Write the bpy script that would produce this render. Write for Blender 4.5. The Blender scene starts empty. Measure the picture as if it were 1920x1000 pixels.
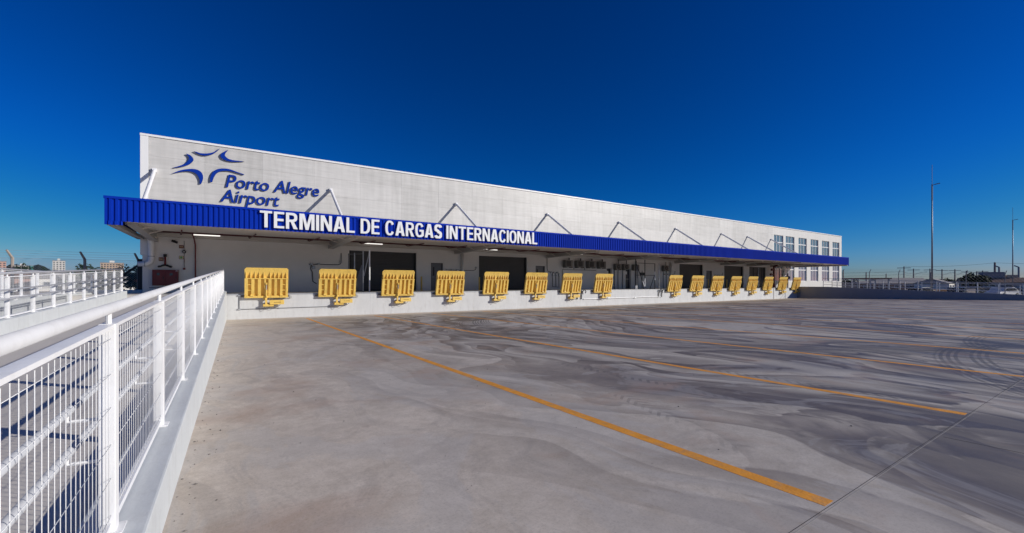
import bpy, bmesh, math, random
from mathutils import Vector, Matrix
R = math.radians
scene = bpy.context.scene
C = scene.collection
random.seed(7)

# ---------------------------------------------------------------- camera
cam_d = bpy.data.cameras.new('camera')
cam = bpy.data.objects.new('camera', cam_d); C.objects.link(cam)
cam.location = (0, 0, 1.743)
cam.rotation_euler = (R(90), 0, R(-33.21))
cam_d.sensor_width = 36.0
cam_d.lens = 802.0 / 1920.0 * 36.0
cam_d.shift_y = 32.5 / 1920.0
cam_d.clip_start = 0.05
cam_d.clip_end = 9000
scene.camera = cam

# ---------------------------------------------------------------- sky, sun, exposure
SUN = Vector((-1.1, 1.0, -0.6)).normalized()          # direction the light travels
sun_el = math.asin(-SUN.z)
world = bpy.data.worlds.new('World'); scene.world = world
world.use_nodes = True
wn = world.node_tree.nodes; wl = world.node_tree.links
bg = wn['Background']
sky = wn.new('ShaderNodeTexSky'); sky.sky_type = 'NISHITA'; sky.sun_disc = False
sky.sun_elevation = sun_el
sky.sun_rotation = math.atan2(-SUN.x, -SUN.y)
sky.altitude = 200; sky.air_density = 1.0; sky.dust_density = 0.25; sky.ozone_density = 4.0
hs = wn.new('ShaderNodeHueSaturation')
hs.inputs['Saturation'].default_value = 1.3
hs.inputs['Value'].default_value = 0.95
# deep polarised blue: one response curve per channel over the whole sky, never brighter than the sky itself
sp = wn.new('ShaderNodeSeparateColor'); cb_ = wn.new('ShaderNodeCombineColor')
wl.new(sky.outputs[0], hs.inputs['Color']); wl.new(hs.outputs[0], sp.inputs[0])
for i_, (p_, k_) in enumerate(((2.2, 0.0473), (1.22, 0.325), (1.38, 0.445))):
    a_ = wn.new('ShaderNodeMath'); a_.operation = 'POWER'; a_.inputs[1].default_value = p_; wl.new(sp.outputs[i_], a_.inputs[0])
    b_ = wn.new('ShaderNodeMath'); b_.operation = 'MULTIPLY'; b_.inputs[1].default_value = k_; wl.new(a_.outputs[0], b_.inputs[0])
    c_ = wn.new('ShaderNodeMath'); c_.operation = 'MINIMUM'; wl.new(b_.outputs[0], c_.inputs[0]); wl.new(sp.outputs[i_], c_.inputs[1])
    if i_ == 2:
        c_.operation = 'SMOOTH_MIN'; wl.remove(c_.inputs[1].links[0]); c_.inputs[1].default_value = 5.0; c_.inputs[2].default_value = 1.2
    wl.new(c_.outputs[0], cb_.inputs[i_])
wl.new(cb_.outputs[0], bg.inputs['Color'])
bg.inputs['Strength'].default_value = 0.10
sd = bpy.data.lights.new('sun', 'SUN'); sd.energy = 4.2; sd.angle = R(0.5); sd.color = (1.0, 0.95, 0.87)
so = bpy.data.objects.new('sun', sd); C.objects.link(so)
so.rotation_euler = SUN.to_track_quat('-Z', 'Y').to_euler()
so.location = (40, -40, 40)
vs = scene.view_settings
vs.view_transform = 'Standard'; vs.look = 'None'; vs.exposure = 0.0; vs.gamma = 1.0
vs.use_curve_mapping = False

# ---------------------------------------------------------------- material helpers
M = {}
def new_mat(name):
    m = bpy.data.materials.new(name); m.use_nodes = True
    M[name] = m
    return m, m.node_tree.nodes, m.node_tree.links, m.node_tree.nodes['Principled BSDF']

def mk(name, col, rough=0.5, metal=0.0, var=0.08, scale=3.0, bump=0.0, bscale=40.0, stretch=(1, 1, 1), emit=0.0, spec=0.5, grime=0.0, gcol=(0.10, 0.06, 0.03)):
    m, n, l, p = new_mat(name)
    p.inputs['Roughness'].default_value = rough
    p.inputs['Metallic'].default_value = metal
    p.inputs['Specular IOR Level'].default_value = spec
    tc = n.new('ShaderNodeTexCoord')
    mp = n.new('ShaderNodeMapping'); mp.inputs['Scale'].default_value = stretch
    l.new(tc.outputs['Object'], mp.inputs['Vector'])
    nz = n.new('ShaderNodeTexNoise'); nz.inputs['Scale'].default_value = scale
    nz.inputs['Detail'].default_value = 6; nz.inputs['Roughness'].default_value = 0.65
    l.new(mp.outputs[0], nz.inputs['Vector'])
    mix = n.new('ShaderNodeMix'); mix.data_type = 'RGBA'
    a = tuple(max(0, c * (1 - var)) for c in col) + (1,)
    b = tuple(min(1, c * (1 + var)) for c in col) + (1,)
    mix.inputs[6].default_value = a; mix.inputs[7].default_value = b
    rp = n.new('ShaderNodeMapRange'); rp.inputs[1].default_value = 0.3; rp.inputs[2].default_value = 0.7
    l.new(nz.outputs[0], rp.inputs[0]); l.new(rp.outputs[0], mix.inputs[0])
    out = mix.outputs[2]
    if grime:      # scuffs and streaks that differ from place to place, and a slight shade per piece
        ge = n.new('ShaderNodeNewGeometry'); gm_ = n.new('ShaderNodeMapping'); gm_.inputs['Scale'].default_value = (3.0, 3.0, 0.9)
        l.new(ge.outputs['Position'], gm_.inputs[0])
        g1 = n.new('ShaderNodeTexNoise'); g1.inputs['Scale'].default_value = 2.2; g1.inputs['Detail'].default_value = 8; g1.inputs['Roughness'].default_value = 0.7
        l.new(gm_.outputs[0], g1.inputs['Vector'])
        r1 = n.new('ShaderNodeMapRange'); r1.inputs[1].default_value = 0.52; r1.inputs[2].default_value = 0.75; r1.inputs[4].default_value = grime
        l.new(g1.outputs[0], r1.inputs[0])
        x1 = n.new('ShaderNodeMix'); x1.data_type = 'RGBA'; x1.inputs[7].default_value = (*gcol, 1)
        l.new(r1.outputs[0], x1.inputs[0]); l.new(out, x1.inputs[6])
        oi = n.new('ShaderNodeObjectInfo'); r2 = n.new('ShaderNodeMapRange'); r2.inputs[3].default_value = 0.93; r2.inputs[4].default_value = 1.03
        l.new(oi.outputs['Random'], r2.inputs[0])
        x2 = n.new('ShaderNodeVectorMath'); x2.operation = 'SCALE'; l.new(x1.outputs[2], x2.inputs[0]); l.new(r2.outputs[0], x2.inputs['Scale'])
        out = x2.outputs[0]
    l.new(out, p.inputs['Base Color'])
    if bump:
        bn = n.new('ShaderNodeTexNoise'); bn.inputs['Scale'].default_value = bscale; bn.inputs['Detail'].default_value = 4
        l.new(tc.outputs['Object'], bn.inputs['Vector'])
        b_ = n.new('ShaderNodeBump'); b_.inputs['Strength'].default_value = bump; b_.inputs['Distance'].default_value = 0.02
        l.new(bn.outputs[0], b_.inputs['Height']); l.new(b_.outputs[0], p.inputs['Normal'])
    if emit:
        p.inputs['Emission Color'].default_value = (*col, 1); p.inputs['Emission Strength'].default_value = emit
    return m

mk('handrail_paint', (0.44, 0.45, 0.48), 0.45, var=0.06, scale=3)
mk('pipe_paint', (0.58, 0.58, 0.60), 0.4, var=0.06, scale=3, bump=0.03, bscale=90, grime=0.30, gcol=(0.32, 0.30, 0.27))
mk('white_paint', (0.86, 0.86, 0.87), 0.42, var=0.04, scale=3, bump=0.03, bscale=90, grime=0.30, gcol=(0.40, 0.37, 0.33))
mk('white_wire', (0.80, 0.80, 0.80), 0.4, var=0.02)
mk('curb_paint', (0.60, 0.625, 0.64), 0.6, var=0.05, scale=2.5, bump=0.12, bscale=25, grime=0.30, gcol=(0.36, 0.34, 0.31))
mk('dock_white', (0.60, 0.605, 0.61), 0.65, var=0.07, scale=1.6, bump=0.12, bscale=12, stretch=(1, 1, 0.3), grime=0.35, gcol=(0.34, 0.31, 0.28))
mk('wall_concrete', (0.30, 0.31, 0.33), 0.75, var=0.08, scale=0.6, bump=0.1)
mk('coping_white', (0.80, 0.80, 0.80), 0.35, var=0.02, scale=0.5)
mk('wall_white', (0.76, 0.735, 0.71), 0.7, var=0.04, scale=0.8, bump=0.05, bscale=20)
mk('dock_floor', (0.33, 0.32, 0.31), 0.7, var=0.12, scale=1.5, bump=0.1)
mk('navy_paint', (0.02, 0.03, 0.10), 0.5)
mk('blue_sheet', (0.002, 0.028, 0.36), 0.7, var=0.08, scale=0.6, stretch=(1, 1, 0.2), spec=0.06)
mk('blue_sign', (0.002, 0.032, 0.30), 0.6, var=0.05, spec=0.1)
mk('blue_sign_side', (0.05, 0.06, 0.10), 0.5)
mk('letter_white', (0.80, 0.81, 0.82), 0.35, var=0.02)
mk('yellow_paint', (0.80, 0.54, 0.125), 0.45, var=0.08, scale=2.5, bump=0.04, bscale=60, grime=0.38)
mk('orange_line', (0.78, 0.315, 0.025), 0.75, var=0.15, scale=6, bump=0.2, bscale=60, grime=0.75, gcol=(0.34, 0.26, 0.19))
mk('roller_dark', (0.06, 0.061, 0.066), 0.5, var=0.1, scale=1.0)
mk('door_grey', (0.14, 0.145, 0.165), 0.5, var=0.05)
mk('dark_door', (0.035, 0.04, 0.055), 0.5)
mk('black_metal', (0.018, 0.018, 0.02), 0.5, metal=0.2)
mk('rubber_hose', (0.10, 0.10, 0.105), 0.6)
mk('galv', (0.42, 0.43, 0.45), 0.45, metal=0.5, var=0.1)
mk('galv_light', (0.55, 0.57, 0.60), 0.4, metal=0.25, var=0.06)
mk('conduit_grey', (0.17, 0.175, 0.19), 0.5, metal=0.2)
mk('soffit_beige', (0.66, 0.60, 0.54), 0.55, var=0.06, scale=0.7)
mk('steel_grey', (0.46, 0.44, 0.42), 0.5, var=0.06)
mk('maroon', (0.10, 0.010, 0.010), 0.45, var=0.1)
mk('fire_red', (0.15, 0.006, 0.008), 0.4, var=0.06)
mk('ac_body', (0.17, 0.165, 0.155), 0.5)
mk('sign_yellow', (0.70, 0.62, 0.35), 0.5)
mk('sign_green', (0.10, 0.35, 0.15), 0.5)
mk('sealant', (0.33, 0.31, 0.29), 0.8, var=0.2, scale=8)
mk('joint_dark', (0.035, 0.033, 0.033), 0.9)
mk('tube_lit', (1.0, 0.96, 0.90), 0.4, emit=1.1)
mk('strut_white', (0.78, 0.78, 0.80), 0.4, var=0.03)
mk('concrete_post', (0.36, 0.31, 0.27), 0.8, var=0.1, bump=0.2)
mk('pole_concrete', (0.22, 0.20, 0.19), 0.85, var=0.1)
mk('mast_grey', (0.20, 0.22, 0.27), 0.45, metal=0.3)
mk('roof_grey', (0.28, 0.26, 0.25), 0.8, var=0.12, scale=2)
mk('roof_brown', (0.20, 0.12, 0.09), 0.8, var=0.15, scale=2)
mk('roof_red', (0.34, 0.12, 0.06), 0.8, var=0.15, scale=2)
mk('house_white', (0.66, 0.64, 0.60), 0.8, var=0.08)
mk('house_tan', (0.50, 0.38, 0.28), 0.8, var=0.1)
mk('house_pink', (0.50, 0.30, 0.24), 0.8, var=0.1)
mk('house_grey', (0.24, 0.24, 0.26), 0.8, var=0.1)
mk('teal_paint', (0.04, 0.22, 0.22), 0.6)
mk('bark', (0.08, 0.06, 0.045), 0.9, var=0.2)
mk('leaf', (0.05, 0.085, 0.03), 0.6, var=0.35, scale=2.0)
mk('leaf_dark', (0.03, 0.05, 0.022), 0.65, var=0.35, scale=2.0)
mk('car_black', (0.015, 0.016, 0.02), 0.25)
mk('car_white', (0.7, 0.7, 0.7), 0.3)
mk('tyre', (0.015, 0.015, 0.015), 0.8)
mk('car_glass', (0.02, 0.025, 0.03), 0.08)
mk('pebble', (0.22, 0.20, 0.18), 0.9, var=0.5, scale=5)
mk('hill_green', (0.016, 0.024, 0.024), 0.9, var=0.4, scale=0.03)
mk('soil', (0.26, 0.20, 0.155), 0.95, var=0.25, scale=0.15, bump=0.3, bscale=2)
mk('glass_blue', (0.10, 0.16, 0.24), 0.06, var=0.05, spec=0.9)
mk('glass_far', (0.05, 0.06, 0.08), 0.12)
mk('text_dark', (0.12, 0.06, 0.02), 0.6)
mk('orange_box', (0.42, 0.20, 0.06), 0.6)
for nm_ in ('leaf', 'leaf_dark'):
    M[nm_].node_tree.nodes['Principled BSDF'].inputs['Specular IOR Level'].default_value = 0.2

# --- precast facade panels: pale concrete with faint board lines, streaks, each panel a shade of its own
def facade_mat():
    m, n, l, p = new_mat('facade_panel')
    tc = n.new('ShaderNodeTexCoord'); oi = n.new('ShaderNodeObjectInfo')
    mp = n.new('ShaderNodeMapping'); mp.inputs['Scale'].default_value = (0.5, 1, 5.0)
    l.new(tc.outputs['Object'], mp.inputs[0])
    n1 = n.new('ShaderNodeTexNoise'); n1.inputs['Scale'].default_value = 1.6; n1.inputs['Detail'].default_value = 7; n1.inputs['Roughness'].default_value = 0.6
    l.new(mp.outputs[0], n1.inputs['Vector'])
    mp2 = n.new('ShaderNodeMapping'); mp2.inputs['Scale'].default_value = (3.0, 1, 0.35)
    l.new(tc.outputs['Object'], mp2.inputs[0])
    n2 = n.new('ShaderNodeTexNoise'); n2.inputs['Scale'].default_value = 1.2; n2.inputs['Detail'].default_value = 5
    l.new(mp2.outputs[0], n2.inputs['Vector'])
    ad = n.new('ShaderNodeMath'); ad.operation = 'ADD'; l.new(n1.outputs[0], ad.inputs[0]); l.new(n2.outputs[0], ad.inputs[1])
    ra = n.new('ShaderNodeMath'); ra.operation = 'MULTIPLY_ADD'; ra.inputs[1].default_value = 0.35
    l.new(oi.outputs['Random'], ra.inputs[0]); l.new(ad.outputs[0], ra.inputs[2])
    mr = n.new('ShaderNodeMapRange'); mr.inputs[1].default_value = 0.75; mr.inputs[2].default_value = 1.6
    l.new(ra.outputs[0], mr.inputs[0])
    mx = n.new('ShaderNodeMix'); mx.data_type = 'RGBA'
    mx.inputs[6].default_value = (0.47, 0.46, 0.44, 1); mx.inputs[7].default_value = (0.65, 0.635, 0.615, 1)
    l.new(mr.outputs[0], mx.inputs[0]); l.new(mx.outputs[2], p.inputs['Base Color'])
    p.inputs['Roughness'].default_value = 0.42
    b = n.new('ShaderNodeBump'); b.inputs['Strength'].default_value = 0.12; b.inputs['Distance'].default_value = 0.01
    l.new(n1.outputs[0], b.inputs['Height']); l.new(b.outputs[0], p.inputs['Normal'])
facade_mat()

def ribbed_wall_mat():
    m, n, l, p = new_mat('ribbed_panel')
    tc = n.new('ShaderNodeTexCoord')
    w = n.new('ShaderNodeTexWave'); w.bands_direction = 'X'; w.inputs['Scale'].default_value = 0.8; w.inputs['Distortion'].default_value = 0.0
    l.new(tc.outputs['Object'], w.inputs[0])
    mp = n.new('ShaderNodeMapping'); mp.inputs['Scale'].default_value = (2.0, 1, 0.2); l.new(tc.outputs['Object'], mp.inputs[0])
    nz = n.new('ShaderNodeTexNoise'); nz.inputs['Scale'].default_value = 1.5; nz.inputs['Detail'].default_value = 5; l.new(mp.outputs[0], nz.inputs[0])
    mx = n.new('ShaderNodeMix'); mx.data_type = 'RGBA'; mx.inputs[6].default_value = (0.56, 0.55, 0.53, 1); mx.inputs[7].default_value = (0.66, 0.65, 0.63, 1)
    l.new(nz.outputs[0], mx.inputs[0]); l.new(mx.outputs[2], p.inputs['Base Color'])
    b = n.new('ShaderNodeBump'); b.inputs['Strength'].default_value = 0.3; b.inputs['Distance'].default_value = 0.02
    l.new(w.outputs['Fac'], b.inputs['Height']); l.new(b.outputs[0], p.inputs['Normal'])
    p.inputs['Roughness'].default_value = 0.5
ribbed_wall_mat()

# --- broomed ramp concrete
def ramp_mat():
    m, n, l, p = new_mat('ramp_concrete')
    tc = n.new('ShaderNodeTexCoord')
    nz = n.new('ShaderNodeTexNoise'); nz.inputs['Scale'].default_value = 0.8; nz.inputs['Detail'].default_value = 8; l.new(tc.outputs['Object'], nz.inputs[0])
    mx = n.new('ShaderNodeMix'); mx.data_type = 'RGBA'; mx.inputs[6].default_value = (0.52, 0.48, 0.43, 1); mx.inputs[7].default_value = (0.64, 0.60, 0.55, 1)
    l.new(nz.outputs[0], mx.inputs[0]); l.new(mx.outputs[2], p.inputs['Base Color'])
    w = n.new('ShaderNodeTexWave'); w.bands_direction = 'Y'; w.inputs['Scale'].default_value = 3.2; w.inputs['Distortion'].default_value = 0.6; w.inputs['Detail'].default_value = 2
    l.new(tc.outputs['Object'], w.inputs[0])
    b = n.new('ShaderNodeBump'); b.inputs['Strength'].default_value = 0.3; b.inputs['Distance'].default_value = 0.006
    l.new(w.outputs['Fac'], b.inputs['Height']); l.new(b.outputs[0], p.inputs['Normal'])
    p.inputs['Roughness'].default_value = 0.8
ramp_mat()

# --- the truck yard: stained concrete
def yard_mat():
    m, n, l, p = new_mat('yard_concrete')
    tc = n.new('ShaderNodeTexCoord')
    P = tc.outputs['Object']
    def noise(scale, detail=6, rough=0.6, dist=0.0, vec=P, stretch=None, rot=0.0, off=(0, 0, 0)):
        if stretch:
            mp = n.new('ShaderNodeMapping'); mp.inputs['Scale'].default_value = stretch
            mp.inputs['Rotation'].default_value = (0, 0, rot); mp.inputs['Location'].default_value = off
            mp.vector_type = 'POINT'
            l.new(vec, mp.inputs[0]); vec = mp.outputs[0]
        z = n.new('ShaderNodeTexNoise'); z.inputs['Scale'].default_value = scale; z.inputs['Detail'].default_value = detail
        z.inputs['Roughness'].default_value = rough; z.inputs['Distortion'].default_value = dist
        l.new(vec, z.inputs['Vector']); return z
    def mrange(sock, a, b, c=0.0, d=1.0, smooth=False):
        r = n.new('ShaderNodeMapRange'); r.inputs[1].default_value = a; r.inputs[2].default_value = b
        r.inputs[3].default_value = c; r.inputs[4].default_value = d
        if smooth: r.interpolation_type = 'SMOOTHSTEP'
        l.new(sock, r.inputs[0]); return r.outputs[0]
    def math_(op, a, b=None):
        q = n.new('ShaderNodeMath'); q.operation = op
        for i, s in enumerate((a, b)):
            if s is None: continue
            if isinstance(s, (int, float)): q.inputs[i].default_value = s
            else: l.new(s, q.inputs[i])
        return q.outputs[0]
    def mixc(fac, a, b, mode='MIX'):
        q = n.new('ShaderNodeMix'); q.data_type = 'RGBA'; q.blend_type = mode
        for i, s in ((0, fac), (6, a), (7, b)):
            if isinstance(s, (int, float)): q.inputs[i].default_value = s
            elif isinstance(s, tuple): q.inputs[i].default_value = (*s, 1)
            else: l.new(s, q.inputs[i])
        return q.outputs[2]
    sx = n.new('ShaderNodeSeparateXYZ'); l.new(P, sx.inputs[0])
    X, Y = sx.outputs[0], sx.outputs[1]
    # large flow-shaped films of dust and grime (run across the yard)
    wz = noise(0.09, 3, 0.5)
    wv = n.new('ShaderNodeVectorMath'); wv.operation = 'MULTIPLY_ADD'; wv.inputs[1].default_value = (9, 9, 0)
    l.new(wz.outputs['Color'], wv.inputs[0]); l.new(P, wv.inputs[2])
    W = wv.outputs[0]
    big = noise(0.30, 7, 0.55, 1.0, vec=W, stretch=(1.0, 0.36, 1), rot=R(9))
    med = noise(0.75, 8, 0.6, 1.8, vec=W, stretch=(1.0, 0.28, 1), rot=R(10), off=(13, 5, 0))
    fin = noise(2.4, 8, 0.7, 0.6, vec=W, stretch=(1.0, 0.2, 1), rot=R(12), off=(3, 25, 0))
    grain = noise(5, 14, 0.82)
    traffic = mrange(X, 0.2, 5.5, 0.0, 1.0, smooth=True)
    amt = traffic
    # flowing films of dried slurry: each film fades on one side and ends in a crisp rim on the other
    f1 = noise(0.34, 2.2, 0.5, 0.55, vec=W, stretch=(1.0, 0.34, 1), rot=R(12), off=(4, 9, 0))
    f2 = noise(0.62, 2.6, 0.5, 0.7, vec=W, stretch=(1.0, 0.26, 1), rot=R(8), off=(19, 2, 0))
    def rim(nz, k, rough):
        t = math_('FRACT', math_('ADD', math_('MULTIPLY', nz.outputs[0], k), math_('MULTIPLY', math_('SUBTRACT', fin.outputs[0], 0.5), rough)))
        # soft on the rising side, a short crisp fall at the rim
        return math_('MULTIPLY', math_('POWER', t, 1.5), mrange(t, 1.0, 0.97))
    t1 = rim(f1, 8.0, 0.26); t2 = rim(f2, 6.5, 0.30)
    bigm = mrange(big.outputs[0], 0.38, 0.56, smooth=True)
    dirt = math_('ADD', math_('MULTIPLY', t1, 0.85), math_('MULTIPLY', t2, 0.62))
    dirt = math_('MULTIPLY', math_('ADD', dirt, math_('MULTIPLY', bigm, 0.30)), mrange(amt, 0.0, 1.0, 0.42, 1.0))
    stk = noise(1.5, 9, 0.62, 0.5, vec=W, stretch=(1.0, 0.10, 1), rot=R(6), off=(41, 12, 0))
    dirt = math_('ADD', dirt, math_('MULTIPLY', math_('SUBTRACT', mrange(stk.outputs[0], 0.42, 0.58), 0.5), mrange(amt, 0.0, 1.0, 0.06, 0.30)))
    dirt = math_('ADD', dirt, math_('MULTIPLY', math_('SUBTRACT', grain.outputs[0], 0.5), 0.55))
    dirt = mrange(dirt, 0.20, 1.12)
    base = mixc(mrange(grain.outputs[0], 0.36, 0.64), (0.40, 0.360, 0.312), (0.55, 0.503, 0.448))
    col = mixc(dirt, base, (0.130, 0.106, 0.090))
    # dark films left where trucks stand and turn
    for (bx, by, br, ba) in ((4.9, 0.35, 0.95, 0.75), (6.2, 0.2, 0.8, 0.6), (12.5, 3.0, 1.6, 0.5), (10.5, 7.0, 2.2, 0.35), (2.2, 9.5, 1.2, 0.30), (4.6, 4.6, 1.0, 0.4)):
        q = n.new('ShaderNodeVectorMath'); q.operation = 'DISTANCE'; q.inputs[1].default_value = (bx, by, 0)
        fl = n.new('ShaderNodeVectorMath'); fl.operation = 'MULTIPLY'; fl.inputs[1].default_value = (1, 0.6, 0)
        q.inputs[1].default_value = (bx, by * 0.6, 0)
        l.new(P, fl.inputs[0]); l.new(fl.outputs[0], q.inputs[0])
        dd = math_('ADD', q.outputs['Value'], math_('MULTIPLY', math_('SUBTRACT', med.outputs[0], 0.5), br * 2.6))
        col = mixc(mrange(dd, br, br * 0.80, 0.0, ba), col, (0.115, 0.101, 0.100))
    # cream dust along the ramp wall and under the dock
    dz = noise(0.5, 6, 0.65, 0.8, off=(7, 7, 0), stretch=(1, 1, 1))
    near_l = math_('ADD', mrange(X, 0.2, 6.5, 1.0, 0.0), math_('MULTIPLY', math_('SUBTRACT', dz.outputs[0], 0.5), 1.1))
    near_d = math_('ADD', mrange(Y, 22.2, 24.6, 0.0, 1.1), math_('MULTIPLY', math_('SUBTRACT', dz.outputs[0], 0.5), 0.8))
    dust = math_('MAXIMUM', mrange(near_l, 0.15, 0.95), mrange(near_d, 0.2, 0.9))
    col = mixc(math_('MULTIPLY', dust, 0.72), col, mixc(mrange(grain.outputs[0], 0.38, 0.62), (0.58, 0.49, 0.395), (0.75, 0.65, 0.545)))
    mz = noise(1.7, 7, 0.65, 1.2, vec=W, stretch=(1, 0.6, 1), rot=R(40), off=(71, 2, 0))
    col = mixc(mrange(mz.outputs[0], 0.52, 0.62, 0.0, 0.20), col, (0.20, 0.18, 0.175))
    mz2 = noise(0.9, 7, 0.6, 1.0, vec=W, stretch=(1, 0.5, 1), rot=R(-20), off=(17, 92, 0))
    col = mixc(mrange(mz2.outputs[0], 0.53, 0.56, 0.0, 0.28), col, (0.52, 0.50, 0.48))
    # rusty patches
    rz = noise(0.75, 6, 0.6, 0.5, off=(31, 11, 0), stretch=(1, 1, 1))
    col = mixc(mrange(rz.outputs[0], 0.55, 0.70, 0.0, 0.50), col, (0.42, 0.28, 0.20))
    # tyre arcs: groups of thin concentric rubber lines
    for (ax, ay, rr, wd, sd_) in ((16.2, 11.3, 9.6, 0.26, 1.0), (17.0, 11.2, 9.6, 0.24, 1.0), (17.5, 11.4, 9.6, 0.22, 0.9), (13.35, -6.67, 9.17, 0.20, 1.0), (13.6, -7.25, 9.36, 0.18, 1.0), (16.6, -6.4, 9.1, 0.2, 0.9), (20.3, -1.2, 6.2, 0.3, 0.8), (24.5, 3.0, 7.5, 0.3, 0.7), (25.5, 12.0, 5.5, 0.3, 0.6)):
        q = n.new('ShaderNodeVectorMath'); q.operation = 'DISTANCE'; q.inputs[1].default_value = (ax, ay, 0)
        fl = n.new('ShaderNodeVectorMath'); fl.operation = 'MULTIPLY'; fl.inputs[1].default_value = (1, 1, 0)
        l.new(P, fl.inputs[0]); l.new(fl.outputs[0], q.inputs[0])
        dd = math_('ABSOLUTE', math_('SUBTRACT', q.outputs['Value'], rr))
        band = mrange(dd, wd, wd * 0.75)
        rib = mrange(math_('SINE', math_('MULTIPLY', q.outputs['Value'], 62.0)), -0.6, 0.3)
        patch = mrange(med.outputs[0], 0.32, 0.52)
        f_ = math_('MULTIPLY', math_('MULTIPLY', band, rib), math_('MULTIPLY', patch, 0.62 * sd_))
        col = mixc(f_, col, (0.07, 0.065, 0.068))
    # chevron tread prints left by a wet wheel
    def tread(x0, dirx, y0, y1, w):
        d_ = math_('ABSOLUTE', math_('SUBTRACT', math_('SUBTRACT', X, x0), math_('MULTIPLY', Y, dirx)))
        lane = mrange(d_, w, w * 0.8)
        along = math_('MULTIPLY', mrange(Y, y0, y0 + 0.4), mrange(Y, y1, y1 - 0.5))
        ph = math_('ADD', math_('MULTIPLY', Y, 44.0), math_('MULTIPLY', d_, 40.0))
        ch = mrange(math_('SINE', ph), 0.1, 0.5)
        return math_('MULTIPLY', math_('MULTIPLY', lane, along), ch)
    for t in ((5.25, -0.03, 1.4, 6.5, 0.16), (6.9, -0.05, 1.4, 9.0, 0.16), (3.0, 0.30, 1.6, 4.2, 0.13)):
        col = mixc(math_('MULTIPLY', tread(*t), math_('MULTIPLY', mrange(med.outputs[0], 0.42, 0.6), 0.5)), col, (0.10, 0.093, 0.09))
    sg = noise(60, 3, 0.8)
    col = mixc(mrange(sg.outputs[0], 0.50, 0.70, 0.0, 0.30), col, (0.22, 0.19, 0.165))
    # fine pits
    vo = n.new('ShaderNodeTexVoronoi'); vo.inputs['Scale'].default_value = 2.6; l.new(P, vo.inputs['Vector'])
    pit = mrange(vo.outputs['Distance'], 0.035, 0.015)
    pz = noise(0.8, 3, 0.5, off=(51, 3, 0), stretch=(1, 1, 1))
    col = mixc(math_('MULTIPLY', pit, mrange(pz.outputs[0], 0.45, 0.6)), col, (0.05, 0.045, 0.04))
    l.new(col, p.inputs['Base Color'])
    rg = mrange(dirt, 0.0, 1.0, 0.72, 0.50)
    l.new(rg, p.inputs['Roughness'])
    p.inputs['Specular IOR Level'].default_value = 0.35
    hb = math_('ADD', math_('MULTIPLY', grain.outputs[0], 0.5), fin.outputs[0])
    b = n.new('ShaderNodeBump'); b.inputs['Strength'].default_value = 0.25; b.inputs['Distance'].default_value = 0.01
    l.new(hb, b.inputs['Height']); l.new(b.outputs[0], p.inputs['Normal'])
yard_mat()

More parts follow.
